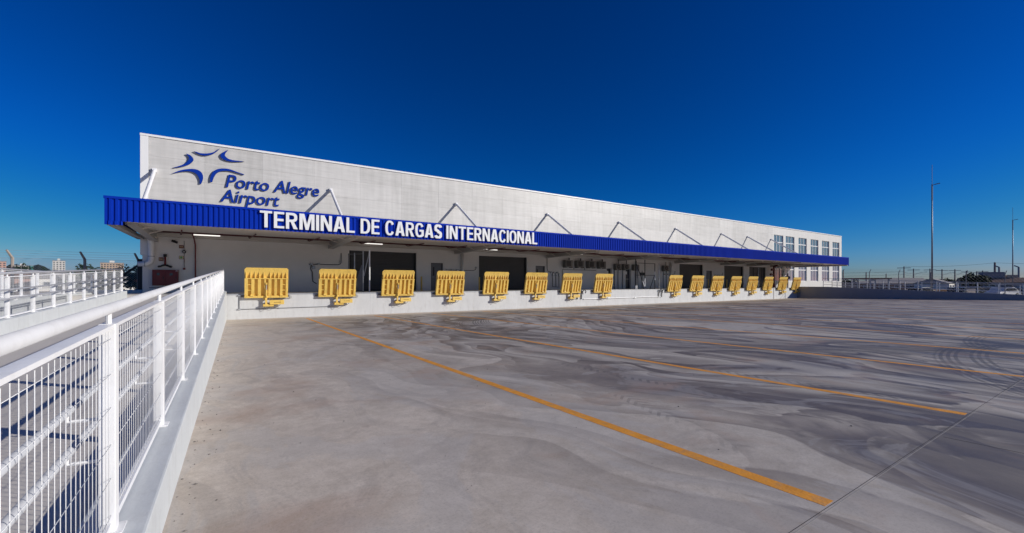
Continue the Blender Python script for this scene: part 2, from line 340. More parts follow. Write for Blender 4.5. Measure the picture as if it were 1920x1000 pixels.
# ---------------------------------------------------------------- mesh helpers
class MB:
    def __init__(s): s.v = []; s.f = []; s.mi = []; s.cur = 0
    def add(s, vs, fs):
        b = len(s.v); s.v += [tuple(q) for q in vs]
        for f in fs: s.f.append(tuple(b + i for i in f)); s.mi.append(s.cur)
        return s
    def hexa(s, p):      # 8 points: bottom 0-3 ccw, top 4-7
        return s.add(p, [(3, 2, 1, 0), (4, 5, 6, 7), (0, 1, 5, 4), (1, 2, 6, 5), (2, 3, 7, 6), (3, 0, 4, 7)])
    def box(s, x0, x1, y0, y1, z0, z1):
        return s.hexa([(x0, y0, z0), (x1, y0, z0), (x1, y1, z0), (x0, y1, z0), (x0, y0, z1), (x1, y0, z1), (x1, y1, z1), (x0, y1, z1)])
    def quad(s, a, b, c, d): return s.add([a, b, c, d], [(0, 1, 2, 3)])
    def bar(s, p0, p1, w, h, up=(0, 0, 1)):   # rectangular bar between two points
        p0, p1 = Vector(p0), Vector(p1); d = (p1 - p0).normalized()
        sd_ = d.cross(Vector(up))
        if sd_.length < 1e-4: sd_ = d.cross(Vector((0, 1, 0)))
        sd_.normalize(); u = sd_.cross(d).normalized()
        a, b = sd_ * w / 2, u * h / 2
        return s.hexa([p0 - a - b, p0 + a - b, p1 + a - b, p1 - a - b, p0 - a + b, p0 + a + b, p1 + a + b, p1 - a + b])
    def tube(s, pts, r, n=8, cap=True):
        pts = [Vector(q) for q in pts]; rings = []
        rr = r if isinstance(r, (list, tuple)) else [r] * len(pts)
        prev = None
        for i, q in enumerate(pts):
            if i == 0: d = pts[1] - pts[0]
            elif i == len(pts) - 1: d = pts[-1] - pts[-2]
            else: d = (pts[i + 1] - q).normalized() + (q - pts[i - 1]).normalized()
            d.normalize()
            if prev is None:
                a = d.cross(Vector((0, 0, 1)))
                if a.length < 1e-3: a = d.cross(Vector((0, 1, 0)))
            else:
                a = prev - d * prev.dot(d)
            a.normalize(); prev = a; b = d.cross(a)
            rings.append([q + (a * math.cos(2 * math.pi * k / n) + b * math.sin(2 * math.pi * k / n)) * rr[i] for k in range(n)])
        vs = [q for g in rings for q in g]; fs = []
        for i in range(len(pts) - 1):
            for k in range(n):
                k2 = (k + 1) % n
                fs.append((i * n + k, i * n + k2, (i + 1) * n + k2, (i + 1) * n + k))
        if cap:
            fs.append(tuple(range(n - 1, -1, -1))); fs.append(tuple((len(pts) - 1) * n + k for k in range(n)))
        return s.add(vs, fs)
    def prism(s, pts, d):      # polygon points (3D) extruded by vector d
        n = len(pts); d = Vector(d); a = [Vector(q) for q in pts]
        return s.add(a + [q + d for q in a], [tuple(range(n - 1, -1, -1)), tuple(range(n, 2 * n))] + [(i, (i + 1) % n, n + (i + 1) % n, n + i) for i in range(n)])
    def mesh(s, name, mats, smooth=False, bevel=0.0):
        me = bpy.data.meshes.new(name); me.from_pydata(s.v, [], s.f)
        if isinstance(mats, str): mats = [mats]
        for m in mats: me.materials.append(M[m])
        if len(mats) > 1: me.polygons.foreach_set('material_index', s.mi)
        bm = bmesh.new(); bm.from_mesh(me)
        if bevel: bmesh.ops.bevel(bm, geom=bm.edges[:], offset=bevel, segments=2, affect='EDGES', profile=0.6)
        bmesh.ops.recalc_face_normals(bm, faces=bm.faces[:])
        bm.to_mesh(me); bm.free()
        if smooth:
            for q in me.polygons: q.use_smooth = len(q.vertices) == 4
        me.update(); return me
    def build(s, name, mats, parent=None, smooth=False, bevel=0.0, world=True, kind=None):
        o = bpy.data.objects.new(name, s.mesh(name, mats, smooth, bevel)); C.objects.link(o)
        if parent is not None:
            o.parent = parent
            if world: o.location = -wloc(parent)
        if kind: o['kind'] = kind
        return o
def wloc(o):
    v = Vector((0, 0, 0))
    while o is not None: v += o.location; o = o.parent
    return v
def tag(o, label=None, cat=None, group=None, kind=None):
    if label: o['label'] = label
    if cat: o['category'] = cat
    if group: o['group'] = group
    if kind: o['kind'] = kind
    return o
def thing(name, label, cat, loc=(0, 0, 0), group=None):
    o = bpy.data.objects.new(name, None); o.empty_display_size = 0.3; C.objects.link(o); o.location = loc
    return tag(o, label, cat, group)
def copy_tree(o, parent=None):
    c = o.copy(); C.objects.link(c); c.parent = parent
    for ch in list(o.children): copy_tree(ch, c)
    return c
def inst(name, me, parent, loc=(0, 0, 0)):
    o = bpy.data.objects.new(name, me); C.objects.link(o)
    o.parent = parent; o.location = loc
    return o
ORD = ['first', 'second', 'third', 'fourth', 'fifth', 'sixth', 'seventh', 'eighth', 'ninth', 'tenth', 'eleventh', 'twelfth', 'thirteenth', 'fourteenth', 'fifteenth', 'sixteenth']

# ---------------------------------------------------------------- key dimensions (metres; X along the dock, Y towards the building)
VD, ZD, VW = 24.87, 1.25, 29.6          # dock edge, dock floor height, building face
SL = 0.01565                             # yard falls towards the dock
def yz(v): return SL * (VD - v)
def deck(v): return 0.355 + 0.036 * v    # ramp deck
def curb(v): return 0.51 + 0.036 * v
def face_u(v): return -0.345 + 0.005 * v
V0, V1 = -9.0, 24.6                      # ramp extent

# ================================================================= SETTING
g = MB().quad((-4000, -3000, -0.25), (4000, -3000, -0.25), (4000, 4000, -0.25), (-4000, 4000, -0.25)).build('ground', 'soil'); g['kind'] = 'structure'

# yard
mb = MB()
nv = 24
for i in range(nv):
    a = -30 + (VD + 30) * i / nv; b = -30 + (VD + 30) * (i + 1) / nv
    mb.quad((-0.45, a, yz(a)), (58.4, a, yz(a)), (58.4, b, yz(b)), (-0.45, b, yz(b)))
yard = mb.build('yard', 'yard_concrete'); yard['kind'] = 'structure'
for k in range(17):
    u = 3.12 + 3.34 * k
    a, b = 1.15, 23.5
    h = 0.0012
    MB().hexa([(u - .06, a, yz(a)), (u + .06, a, yz(a)), (u + .06, b, yz(b)), (u - .06, b, yz(b)), (u - .06, a, yz(a) + h), (u + .06, a, yz(a) + h), (u + .06, b, yz(b) + h), (u - .06, b, yz(b) + h)]).build('painted_line', 'orange_line', yard)
def strip(u0, v0, u1, v1, w, mat, h, name='expansion_joint'):
    d = Vector((u1 - u0, v1 - v0, 0)).normalized(); s_ = Vector((-d.y, d.x, 0)) * w / 2
    q = [(u0 - s_.x, v0 - s_.y), (u1 - s_.x, v1 - s_.y), (u1 + s_.x, v1 + s_.y), (u0 + s_.x, v0 + s_.y)]
    return MB().hexa([(x, y, yz(y) - .002) for x, y in q] + [(x, y, yz(y) + h) for x, y in q]).build(name, mat, yard)
strip(-0.3, 1.118, 58, 1.120, 0.003, 'sealant', 0.0010)
strip(-0.3, 1.136, 58, 1.1245, 0.003, 'joint_dark', 0.0008)
strip(5.33, 1.09, 5.2, -29, 0.006, 'joint_dark', 0.001)
strip(11.3, 1.09, 11.2, -29, 0.008, 'joint_dark', 0.001)
strip(17.3, 1.09, 17.2, -29, 0.008, 'joint_dark', 0.001)
# loose grit and stones swept against the ramp wall and scattered on the slab
mb = MB(); rnd = random.Random(3)
for k in range(340):
    if k < 130:
        v = 2.0 + 20 * rnd.random() ** 1.7; u = face_u(v) + 0.02 + abs(rnd.gauss(0, 0.10))
    elif k < 165:
        u = rnd.uniform(0, 6); v = VD - 0.03 - abs(rnd.gauss(0, .06))
    else:
        v = rnd.uniform(1.5, 16); u = rnd.uniform(0, 12)
    s_ = rnd.choice((0.004, 0.005, 0.006, 0.008, 0.011)) * (1.0 if k < 130 else 0.8)
    c = Vector((u, v, yz(v) + s_ * .3)); sq = rnd.uniform(.5, .9)
    ps = [(1, 0, 0), (0, 1, 0), (-1, 0, 0), (0, -1, 0), (0, 0, sq), (0, 0, -sq)]
    mb.add([c + Vector(q) * s_ * rnd.uniform(.7, 1.4) for q in ps], [(0, 1, 4), (1, 2, 4), (2, 3, 4), (3, 0, 4), (1, 0, 5), (2, 1, 5), (3, 2, 5), (0, 3, 5)])
pb = mb.build('pebbles', 'pebble'); tag(pb, 'loose grit and small stones scattered on the concrete yard', 'pebbles', kind='stuff')

# loading dock platform
mb = MB(); mb.cur = 0
mb.box(-3.45, 58.45, VD, VW + .02, -0.2, ZD)
mb.mi[-6:] = [1, 1, 0, 0, 0, 0]
dock = mb.build('loading_dock', ['dock_white', 'dock_floor']); dock['kind'] = 'structure'
# edge angle iron and faint pour joints on the dock face
MB().box(-0.2, 58.3, VD - .012, VD + .08, ZD - .06, ZD + .004).build('edge_angle', 'galv', dock)
for u in (6.6, 13.3, 20.0, 26.7, 30.6, 36.2, 42.3, 49.0):
    MB().box(u, u + .005, VD - .002, VD + .01, -.1, ZD - .07).build('pour_joint', 'dock_floor', dock)
MB().box(52.45, 52.62, VD - .03, VD + .01, 0, ZD - .07).build('drain_strip', 'steel_grey', dock)
# floor left of the dock, behind the ramp, with its low kerb
mb = MB().box(-8.0, -3.45, 24.6, 31.2, -0.2, ZD - .004)
lf = mb.build('landing', 'ramp_concrete'); lf['kind'] = 'structure'
k_ = MB().box(-7.6, -4.09, 30.4, 30.6, ZD - .01, ZD + .17).build('low_kerb', 'curb_paint', bevel=.01)
tag(k_, 'low painted kerb across the landing beside the building corner', 'kerb')

# left ramp deck
mb = MB()
N_ = 12
for i in range(N_):
    a = V0 + (V1 - V0) * i / N_; b = V0 + (V1 - V0) * (i + 1) / N_
    mb.hexa([(-3.52, a, -.3), (-.5, a, -.3), (-.5, b, -.3), (-3.52, b, -.3), (-3.52, a, deck(a)), (-.5, a, deck(a)), (-.5, b, deck(b)), (-3.52, b, deck(b))])
rp = mb.build('ramp', 'ramp_concrete'); rp['kind'] = 'structure'
def curb_wall(name, f0, f1, top, a, b, zb, mat, label):
    mb = MB(); n_ = 1
    mb.hexa([(f0(a), a, zb), (f1(a), a, zb), (f1(b), b, zb), (f0(b), b, zb), (f0(a), a, top(a)), (f1(a), a, top(a)), (f1(b), b, top(b)), (f0(b), b, top(b))])
    return tag(mb.build(name, mat, bevel=0.012), label, 'kerb wall')
curb_wall('ramp_wall', lambda v: face_u(v) - .27, face_u, curb, V0, 24.62, -.3, 'curb_paint', 'pale painted kerb wall between the near ramp fence and the truck yard')
curb_wall('ramp_wall', lambda v: -3.70, lambda v: -3.50, lambda v: .65 + .036 * v, V0, 22.7, -.3, 'curb_paint', 'pale kerb wall on the far side of the ramp, under the second white fence')
curb_wall('ramp_wall', lambda v: -5.80, lambda v: -5.55, lambda v: 1.33, 4, 29.0, -.3, 'curb_paint', 'tall white wall left of the ramp striped by fence shadows')

# right access ramp
def rtop(v): return min(1.40, .78 + .0413 * (v - 6.81))
mb = MB()
vv = [-9, 21.8, VD + 1.5]
for a, b in zip(vv[:-1], vv[1:]):
    mb.hexa([(58.45, a, -.3), (63.2, a, -.3), (63.2, b, -.3), (58.45, b, -.3), (58.45, a, rtop(a) - .15), (63.2, a, rtop(a) - .15), (63.2, b, rtop(b) - .15), (58.45, b, rtop(b) - .15)])
MBr = mb.build('access_ramp', 'ramp_concrete'); MBr['kind'] = 'structure'
mb = MB()
for a, b in zip([-9, 21.8], [21.8, VD + .3]):
    mb.hexa([(58.25, a, -.3), (58.45, a, -.3), (58.45, b, -.3), (58.25, b, -.3), (58.25, a, rtop(a)), (58.45, a, rtop(a)), (58.45, b, rtop(b)), (58.25, b, rtop(b))])
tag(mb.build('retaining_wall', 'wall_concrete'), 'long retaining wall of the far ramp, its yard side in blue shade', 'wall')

# distant hills
mb = MB(); rnd = random.Random(11)
def hill_h(az):     # azimuth in degrees clockwise from the view axis
    h = 9 + 3 * math.sin(az * .9) + 2 * math.sin(az * 2.3 + 1)
    h += 34 * math.exp(-((az + 47.9) / 0.9) ** 2) + 38 * math.exp(-((az + 49.6) / 0.9) ** 2) + 12 * math.exp(-((az + 46.2) / 1.5) ** 2)
    return h
fa = math.atan2(.5477, .8367)
prev = None
for i in range(0, 361):
    az = -75 + 150 * i / 360.0; t = fa + R(az); D = 1500
    hh = hill_h(az) + rnd.uniform(-1.6, 1.6)
    p0 = (math.sin(t) * (D - 60), math.cos(t) * (D - 60), -1); p1 = (math.sin(t) * D, math.cos(t) * D, hh); p2 = (math.sin(t) * (D + 300), math.cos(t) * (D + 300), -1)
    if prev: mb.quad(prev[0], p0, p1, prev[1]); mb.quad(prev[1], p1, p2, prev[2])
    prev = (p0, p1, p2)
hl = mb.build('hills', 'hill_green'); hl['kind'] = 'structure'

# ================================================================= BUILDING
UB0, UB1, UO = -4.05, 85.12, 62.30
ZT = 9.70
bld = thing('cargo_terminal', 'long pale cargo terminal with precast panels, roller doors and a white coping', 'building', (40, VW, 0))
MB().box(UB0 + .02, UB1 - .02, VW + .5, VW + 45, 0, ZT - .25).build('body', 'wall_white', bld)
def wall_holes(u0, u1, z0, z1, holes, v, depth):
    us = sorted({u0, u1} | {h[0] for h in holes} | {h[1] for h in holes}); zs = sorted({z0, z1} | {h[2] for h in holes} | {h[3] for h in holes})
    m = MB()
    for a, b in zip(us[:-1], us[1:]):
        for c, d in zip(zs[:-1], zs[1:]):
            cu, cz = (a + b) / 2, (c + d) / 2
            if any(h[0] < cu < h[1] and h[2] < cz < h[3] for h in holes): continue
            m.quad((a, v, c), (b, v, c), (b, v, d), (a, v, d))
    for h in holes:
        a, b, c, d = h; w = v + depth
        m.quad((a, v, c), (a, w, c), (a, w, d), (a, v, d)); m.quad((b, v, c), (b, v, d), (b, w, d), (b, w, c))
        m.quad((a, v, d), (a, w, d), (b, w, d), (b, v, d)); m.quad((a, v, c), (b, v, c), (b, w, c), (a, w, c))
    return m
rollers = [(6.50, 11.14), (16.27, 20.89), (41.64, 46.04), (50.46, 54.81), (56.22, 60.42)]
pdoors = [(12.25, 13.20, 3.29), (21.80, 22.80, 3.29), (46.72, 47.86, 3.29)]
ddoors = [(30.34, 31.02, 3.24), (32.97, 33.75, 3.22)]
holes = [(a, b, ZD, 3.97) for a, b in rollers] + [(a, b, ZD, t) for a, b, t in pdoors + ddoors]
wall_holes(UB0 + .33, UO, ZD, 5.10, holes, VW, .30).build('wall', 'wall_white', bld)
# roller doors
for a, b in rollers:
    m = MB(); z = ZD + .02; w = VW + .22
    while z < 3.95:
        m.quad((a + .09, w, z), (b - .09, w, z), (b - .09, w - .018, z + .035), (a + .09, w - .018, z + .035))
        m.quad((a + .09, w - .018, z + .035), (b - .09, w - .018, z + .035), (b - .09, w - .018, z + .085), (a + .09, w - .018, z + .085))
        m.quad((a + .09, w - .018, z + .085), (b - .09, w - .018, z + .085), (b - .09, w, z + .105), (a + .09, w, z + .105))
        z += .105
    d = m.build('roller_door', 'roller_dark', bld)
    MB().box(a, a + .1, VW + .12, VW + .2, ZD, 3.97).box(b - .1, b, VW + .12, VW + .2, ZD, 3.97).build('guide_rail', 'black_metal', d)
    MB().box(a + .1, b - .1, VW + .12, VW + .19, ZD, ZD + .10).build('bottom_bar', 'black_metal', d)
for a, b, t in pdoors:
    d = MB().box(a + .04, b - .04, VW + .12, VW + .17, ZD + .02, t - .04).build('door', 'door_grey', bld)
    MB().box(a, a + .04, VW + .05, VW + .2, ZD, t).box(b - .04, b, VW + .05, VW + .2, ZD, t).box(a + .04, b - .04, VW + .05, VW + .2, t - .04, t).build('door_frame', 'dark_door', d)
    MB().box(a + .22, a + .30, VW + .085, VW + .12, ZD + 1.1, ZD + 1.75).build('vision_panel', 'black_metal', d)
    MB().tube([(a + .12, VW + .12, ZD + 1.0), (a + .12, VW + .06, ZD + 1.0), (a + .26, VW + .06, ZD + 1.0)], .014, 6).build('handle', 'galv', d)
for i, (a, b, t) in enumerate(ddoors):
    d = MB().box(a + .03, b - .03, VW + .2, VW + .25, ZD + .02, t - .03).build('door', 'dark_door', bld)
    MB().box(a + .18, a + .40, VW + .19, VW + .2, ZD + 1.45, ZD + 1.75).build('door_sign', 'letter_white', d)
    MB().box(a + .06, b - .06, VW + .185, VW + .2, ZD + .95, ZD + 1.0).build('push_bar', 'galv', d)
# dark base line along the wall
MB().box(-3.68, -1.9, VW - .012, VW + .01, ZD + .26, ZD + .30).build('pipe_line', 'maroon', bld)
# precast panels above
rows = [(5.10, 6.288), (6.294, 7.428), (7.434, 8.568), (8.574, 9.57)]
panels_u = [-3.70] + [-1.28 + 2.825 * k for k in range(0, 23)]
panels_u = [q for q in panels_u if q < UO - 1] + [UO]
MB().box(UB0 + .35, UO, VW + .022, VW + .3, 5.10, 9.59).build('backing', 'wall_white', bld)
rnd = random.Random(5)
for a, b in zip(panels_u[:-1], panels_u[1:]):
    for c, d in rows:
        w = rnd.uniform(0, .004)
        MB().box(a + .003, b - .003, VW + w, VW + .02, c, d).build('panel', 'facade_panel', bld)
# corner trim and coping
MB().box(UB0, UB0 + .34, VW - .03, VW + .6, 3.28, 9.585).build('corner_trim', 'coping_white', bld, bevel=.01)
MB().box(UB0 + .10, UB0 + .34, VW - .015, VW + .6, 0, 3.28).build('corner_column', 'wall_white', bld)
MB().box(UB0 - .005, UB1 + .01, VW - .05, VW + .5, 9.59, ZT).build('coping', 'coping_white', bld)
# office end with two tiers of windows
winu = [(62.60, 65.25), (65.95, 68.55), (69.82, 72.45), (73.76, 76.40), (77.66, 80.32), (81.58, 84.22)]
hl_ = [(a, b, 5.55, 8.55) for a, b in winu] + [(a, b, 2.15, 4.75) for a, b in winu]
wall_holes(UO, UB1, 0, 9.55, hl_, VW, .22).build('wall', 'ribbed_panel', bld)
MB().box(UO + .02, UB1 - .02, VW + .3, VW + .49, .1, 9.5).build('backing', 'dark_door', bld)
for zi, (z0, z1, tr) in enumerate(((5.55, 8.55, 7.55), (2.15, 4.75, 3.80))):
    for a, b in winu:
        m = MB(); y0, y1 = VW + .10, VW + .17
        f = .055
        m.box(a, b, y0, y1, z0, z0 + f).box(a, b, y0, y1, z1 - f, z1).box(a, a + f, y0, y1, z0 + f, z1 - f).box(b - f, b, y0, y1, z0 + f, z1 - f)
        w3 = (b - a) / 3
        m.box(a + f, b - f, y0 - .02, y1, tr - .06, tr + .06)
        for q in (1, 2):
            m.box(a + w3 * q - .035, a + w3 * q + .035, y0 - .01, y1, z0 + f, tr - .06); m.box(a + w3 * q - .035, a + w3 * q + .035, y0 - .01, y1, tr + .06, z1 - f)
        fr = m.build('window', 'coping_white', bld)
        for q in range(3):
            for c, d in ((z0 + f, tr - .06), (tr + .06, z1 - f)):
                l_ = a + (f if q == 0 else w3 * q + .035); r_ = a + (w3 * (q + 1) - .035 if q < 2 else w3 * 3 - f)
                MB().box(l_, r_, y0 + .03, y0 + .042, c, d).build('pane', 'glass_blue', fr)
                if (q + zi) % 2 == 0:
                    MB().box(l_ + (r_ - l_) * .55, r_ - .05, y0 + .06, y0 + .07, c, d).build('blind', 'house_grey', fr)

# ================================================================= CANOPY
UC0, UC1, VC = -4.18, 68.0, 22.9
can = thing('canopy', 'long cantilever canopy with blue corrugated fascia over the loading dock', 'canopy', (32, VW, 4.2))
def corrugated(u0, u1, v, z0, z1, pitch=.19, dep=.04, axis='u', sgn=-1):
    m = MB(); pr = []; u = u0
    while u < u1 - 1e-4:
        for fx, dd in ((0, 0), (.36, 0), (.46, dep), (.90, dep)):
            q = u + fx * pitch
            if q <= u1: pr.append((q, dd))
        u += pitch
    pr.append((u1, 0))
    for (a, da), (b, db) in zip(pr[:-1], pr[1:]):
        if axis == 'u': m.quad((a, v + sgn * da, z0), (b, v + sgn * db, z0), (b, v + sgn * db, z1), (a, v + sgn * da, z1))
        else: m.quad((v + sgn * da, a, z0), (v + sgn * db, b, z0), (v + sgn * db, b, z1), (v + sgn * da, a, z1))
    return m
corrugated(UC0 + .02, UC1, VC, 4.24, 5.13).build('fascia', 'blue_sheet', can)
corrugated(UC0, UC0 + .52, VC - .006, 4.09, 4.245).build('fascia_corner', 'blue_sheet', can)
corrugated(VC + .04, VW - .1, UC0, 4.24, 5.13, axis='v').build('fascia', 'blue_sheet', can)
corrugated(VC + .04, VW - .1, UC1, 4.24, 5.13, axis='v', sgn=1).build('fascia', 'blue_sheet', can)
MB().box(UC0 - .05, UC1 + .05, VC - .055, VC + .12, 5.125, 5.225).build('flashing', 'blue_sheet', can)
MB().box(UC0 - .02, UC0 + .05, VC - .05, VC - .004, 4.09, 5.12).build('corner_flashing', 'blue_sheet', can)
MB().box(UC1 - .05, UC1 + .045, VC - .05, VC - .004, 4.10, 5.12).build('corner_flashing', 'blue_sheet', can)
MB().box(UC0 + .03, UC1 - .03, VC + .05, VW - .01, 4.98, 5.06).build('roof_deck', 'steel_grey', can)
# soffit in strips, open slot for lights, ledger on the wall
strips = 5
for k in range(strips):
    a = VC + .03 + (27.05 - VC - .03) * k / strips; b = VC + .03 + (27.05 - VC - .03) * (k + 1) / strips
    MB().box(UC0 + .55, UC1 - .35, a, b - .02, 4.27 + .02 * k, 4.30 + .02 * k).build('soffit_strip', 'soffit_beige', can)
MB().box(UC0 + .3, UC1 - .3, 29.10, VW - .004, 4.26, 4.55).build('ledger', 'soffit_beige', can)
MB().box(UC0 + .5, UC1 - .4, 27.06, 27.14, 4.38, 4.70).build('edge_beam', 'maroon', can)
MB().box(UC0 + .5, UC1 - .4, 27.16, 29.08, 4.56, 4.62).build('slot_shade', 'black_metal', can)  # black sheet added across the slot, standing in for the shade up inside it
MB().box(UC0 + .5, UC1 - .4, 28.6, 28.7, 4.42, 4.555).build('purlin', 'maroon', can)
# end beams (left and right), sloping lattice girder at the left end
MB().box(UC0 + .03, UC0 + .30, VC + .05, VW - .04, 4.08, 4.24).build('end_beam', 'steel_grey', can)
MB().box(UC1 - .30, UC1 - .03, VC + .05, VW - .04, 4.10, 4.24).build('end_beam', 'steel_grey', can)
m = MB()
for k in range(9):
    a = VC + .5 + .7 * k
    m.bar((UC0 + .42, a, 4.26), (UC0 + .42, a + .35, 4.75), .04, .04); m.bar((UC0 + .42, a + .35, 4.75), (UC0 + .42, a + .7, 4.26), .04, .04)
m.build('lattice', 'steel_grey', can)
struts_u = [-3.46, 5.34, 14.28, 23.05, 31.98, 40.88, 49.77, 55.70, 61.70]
for i, u in enumerate(struts_u):
    # tapered outrigger under the soffit
    w = .16
    MB().hexa([(u - w, VC + .5, 4.16), (u + w, VC + .5, 4.16), (u + w, VW - .01, 4.00), (u - w, VW - .01, 4.00), (u - w, VC + .5, 4.30), (u + w, VC + .5, 4.30), (u + w, VW - .01, 4.62), (u - w, VW - .01, 4.62)]).build('outrigger', 'steel_grey', can)
    for s_ in (-1, 1):
        for q in range(3):
            if u + s_ * 1.05 < UC0 + .4: continue
            a = VC + 1.6 + 1.9 * q
            MB().bar((u + s_ * w, a, 4.15 - .02 * q), (u + s_ * (w + .75), a + .05, 4.40), .05, .05).build('brace', 'soffit_beige', can)
    # tie from the wall down to the canopy
    p0 = Vector((u, VW - .10, 7.78)); p1 = Vector((u, 24.95, 4.80))
    t = MB().tube([p0, p1], .085, 12).build('tie_rod', 'strut_white', can, smooth=False)
    MB().box(u - .09, u + .09, VW - .17, VW - .002, 7.70, 7.90).build('anchor_bracket', 'strut_white', t)

# ================================================================= LETTERING
def curve_mesh(name, loops, depth, mat, mat2=None, bev=0.0):
    cu = bpy.data.curves.new(name, 'CURVE'); cu.dimensions = '2D'; cu.fill_mode = 'BOTH'; cu.extrude = depth / 2
    for lp in loops:
        sp = cu.splines.new('POLY'); sp.points.add(len(lp) - 1)
        for q, (x, y) in zip(sp.points, lp): q.co = (x, y, 0, 1)
        sp.use_cyclic_u = True
    ob = bpy.data.objects.new(name, cu)
    me = bpy.data.meshes.new_from_object(ob); bpy.data.objects.remove(ob); bpy.data.curves.remove(cu)
    me.name = name; me.materials.clear(); me.materials.append(M[mat])
    if mat2:
        me.materials.append(M[mat2])
        for q in me.polygons: q.material_index = 0 if abs(q.normal.z) > .5 else 1
    return me
def sup(cx, cy, rx, ry, a0, a1, n=22, e=2.5):
    o = []
    for i in range(n + 1):
        t = R(a0 + (a1 - a0) * i / n); c, s = math.cos(t), math.sin(t)
        o.append((cx + rx * math.copysign(abs(c) ** (2 / e), c), cy + ry * math.copysign(abs(s) ** (2 / e), s)))
    return o
def glyph(ch):
    t, h = .158, .132
    if ch == 'T': w = .58; return w, [[(0, 1), (w, 1), (w, 1 - h), (w / 2 + t / 2, 1 - h), (w / 2 + t / 2, 0), (w / 2 - t / 2, 0), (w / 2 - t / 2, 1 - h), (0, 1 - h)]]
    if ch == 'E': w = .50; return w, [[(0, 0), (0, 1), (w, 1), (w, 1 - h), (t, 1 - h), (t, .58), (w * .93, .58), (w * .93, .44), (t, .44), (t, h), (w, h), (w, 0)]]
    if ch == 'L': w = .48; return w, [[(0, 0), (0, 1), (t, 1), (t, h), (w, h), (w, 0)]]
    if ch == 'I': w = t; return w, [[(0, 0), (0, 1), (w, 1), (w, 0)]]
    if ch == 'N': w = .61; return w, [[(0, 0), (0, 1), (.20, 1), (.45, .36), (.45, 1), (w, 1), (w, 0), (w - .19, 0), (.16, .66), (.16, 0)]]
    if ch == 'M': w = .78; return w, [[(0, 0), (0, 1), (.25, 1), (.39, .34), (.53, 1), (w, 1), (w, 0), (w - .165, 0), (w - .165, .74), (.465, 0), (.315, 0), (.165, .74), (.165, 0)]]
    if ch == 'A': w = .64; return w, [[(0, 0), (w / 2 - .115, 1), (w / 2 + .115, 1), (w, 0), (w - .185, 0), (w - .235, .21), (.235, .21), (.185, 0)], [(.265, .345), (w - .265, .345), (w / 2, .80)]]
    if ch == 'R':
        w = .59; b = sup(w * .5, .715, w * .46, .285, 90, -90, 14)
        hl = sup(w * .46, .715, w * .24, .14, 90, -90, 12)
        return w, [[(0, 0), (0, 1)] + b[:-1] + [(w * .66, .455), (w, 0), (w - .205, 0), (w * .40, .43), (t, .43), (t, 0)], [(t, .855)] + hl + [(t, .575)]]
    if ch == 'D':
        w = .58; b = sup(w * .42, .5, w * .58, .5, 90, -90, 20); hl = sup(w * .42, .5, w * .58 - t, .5 - h, 90, -90, 20)
        return w, [[(0, 0), (0, 1)] + b, [(t, 1 - h)] + hl + [(t, h)]]
    if ch == 'O':
        w = .62; return w, [sup(w / 2, .5, w / 2, .515, 0, 360, 40)[:-1], sup(w / 2, .5, w / 2 - t, .515 - h, 0, 360, 40)[:-1]]
    if ch == 'C':
        w = .59; return w, [sup(w / 2, .5, w / 2, .515, 28, 332, 40) + sup(w / 2, .5, w / 2 - t, .515 - h, 332, 28, 40)]
    if ch == 'G':
        w = .61; o = sup(w / 2, .5, w / 2, .515, 28, 285, 36); i = sup(w / 2, .5, w / 2 - t, .515 - h, 285, 28, 36)
        return w, [o + [(w * .80, .02), (w, .10), (w, .53), (w * .5, .53), (w * .5, .395), (w - t, .395), (w - t, .20)] + i[2:]]
    if ch == 'S':
        w = .56; c = sup(w / 2, .745, w / 2 - t / 2, .197, 15, 262, 20, 2.2) + sup(w / 2, .255, w / 2 - t / 2, .197, 82, -165, 20, 2.2)
        L_, R_ = [], []
        for k, (x, y) in enumerate(c):
            a = c[max(0, k - 1)]; b = c[min(len(c) - 1, k + 1)]; dx, dy = b[0] - a[0], b[1] - a[1]; q = math.hypot(dx, dy) or 1
            hw = .5 * (t * abs(dy / q) + h * 1.1 * abs(dx / q))
            L_.append((x - dy / q * hw, y + dx / q * hw)); R_.append((x + dy / q * hw, y - dx / q * hw))
        return w, [L_ + R_[::-1]]
sg = thing('terminal_sign', 'large white capital lettering standing on the blue canopy fascia', 'sign', (9, VC - .08, 4.30))
GM = {}
ROT = Matrix.Rotation(R(90), 4, 'X')
for word, a, b in (('TERMINAL', 1.07, 5.27), ('DE', 5.56, 6.53), ('CARGAS', 6.84, 10.09), ('INTERNACIONAL', 10.37, 16.90)):
    gap = .085; tot = sum(glyph(c)[0] for c in word) + gap * (len(word) - 1)
    k = (b - a) / tot; x = 0
    for c in word:
        w, lp = glyph(c)
        key = (c, word)
        if key not in GM: GM[key] = curve_mesh('letter', [[(px * k, pz * .765) for px, pz in q] for q in lp], .10, 'letter_white')
        o = inst('letter', GM[key], sg); o.rotation_euler = (R(90), 0, 0)
        o.location = (a + x * k - 9, -.01, .055)
        x += w + gap
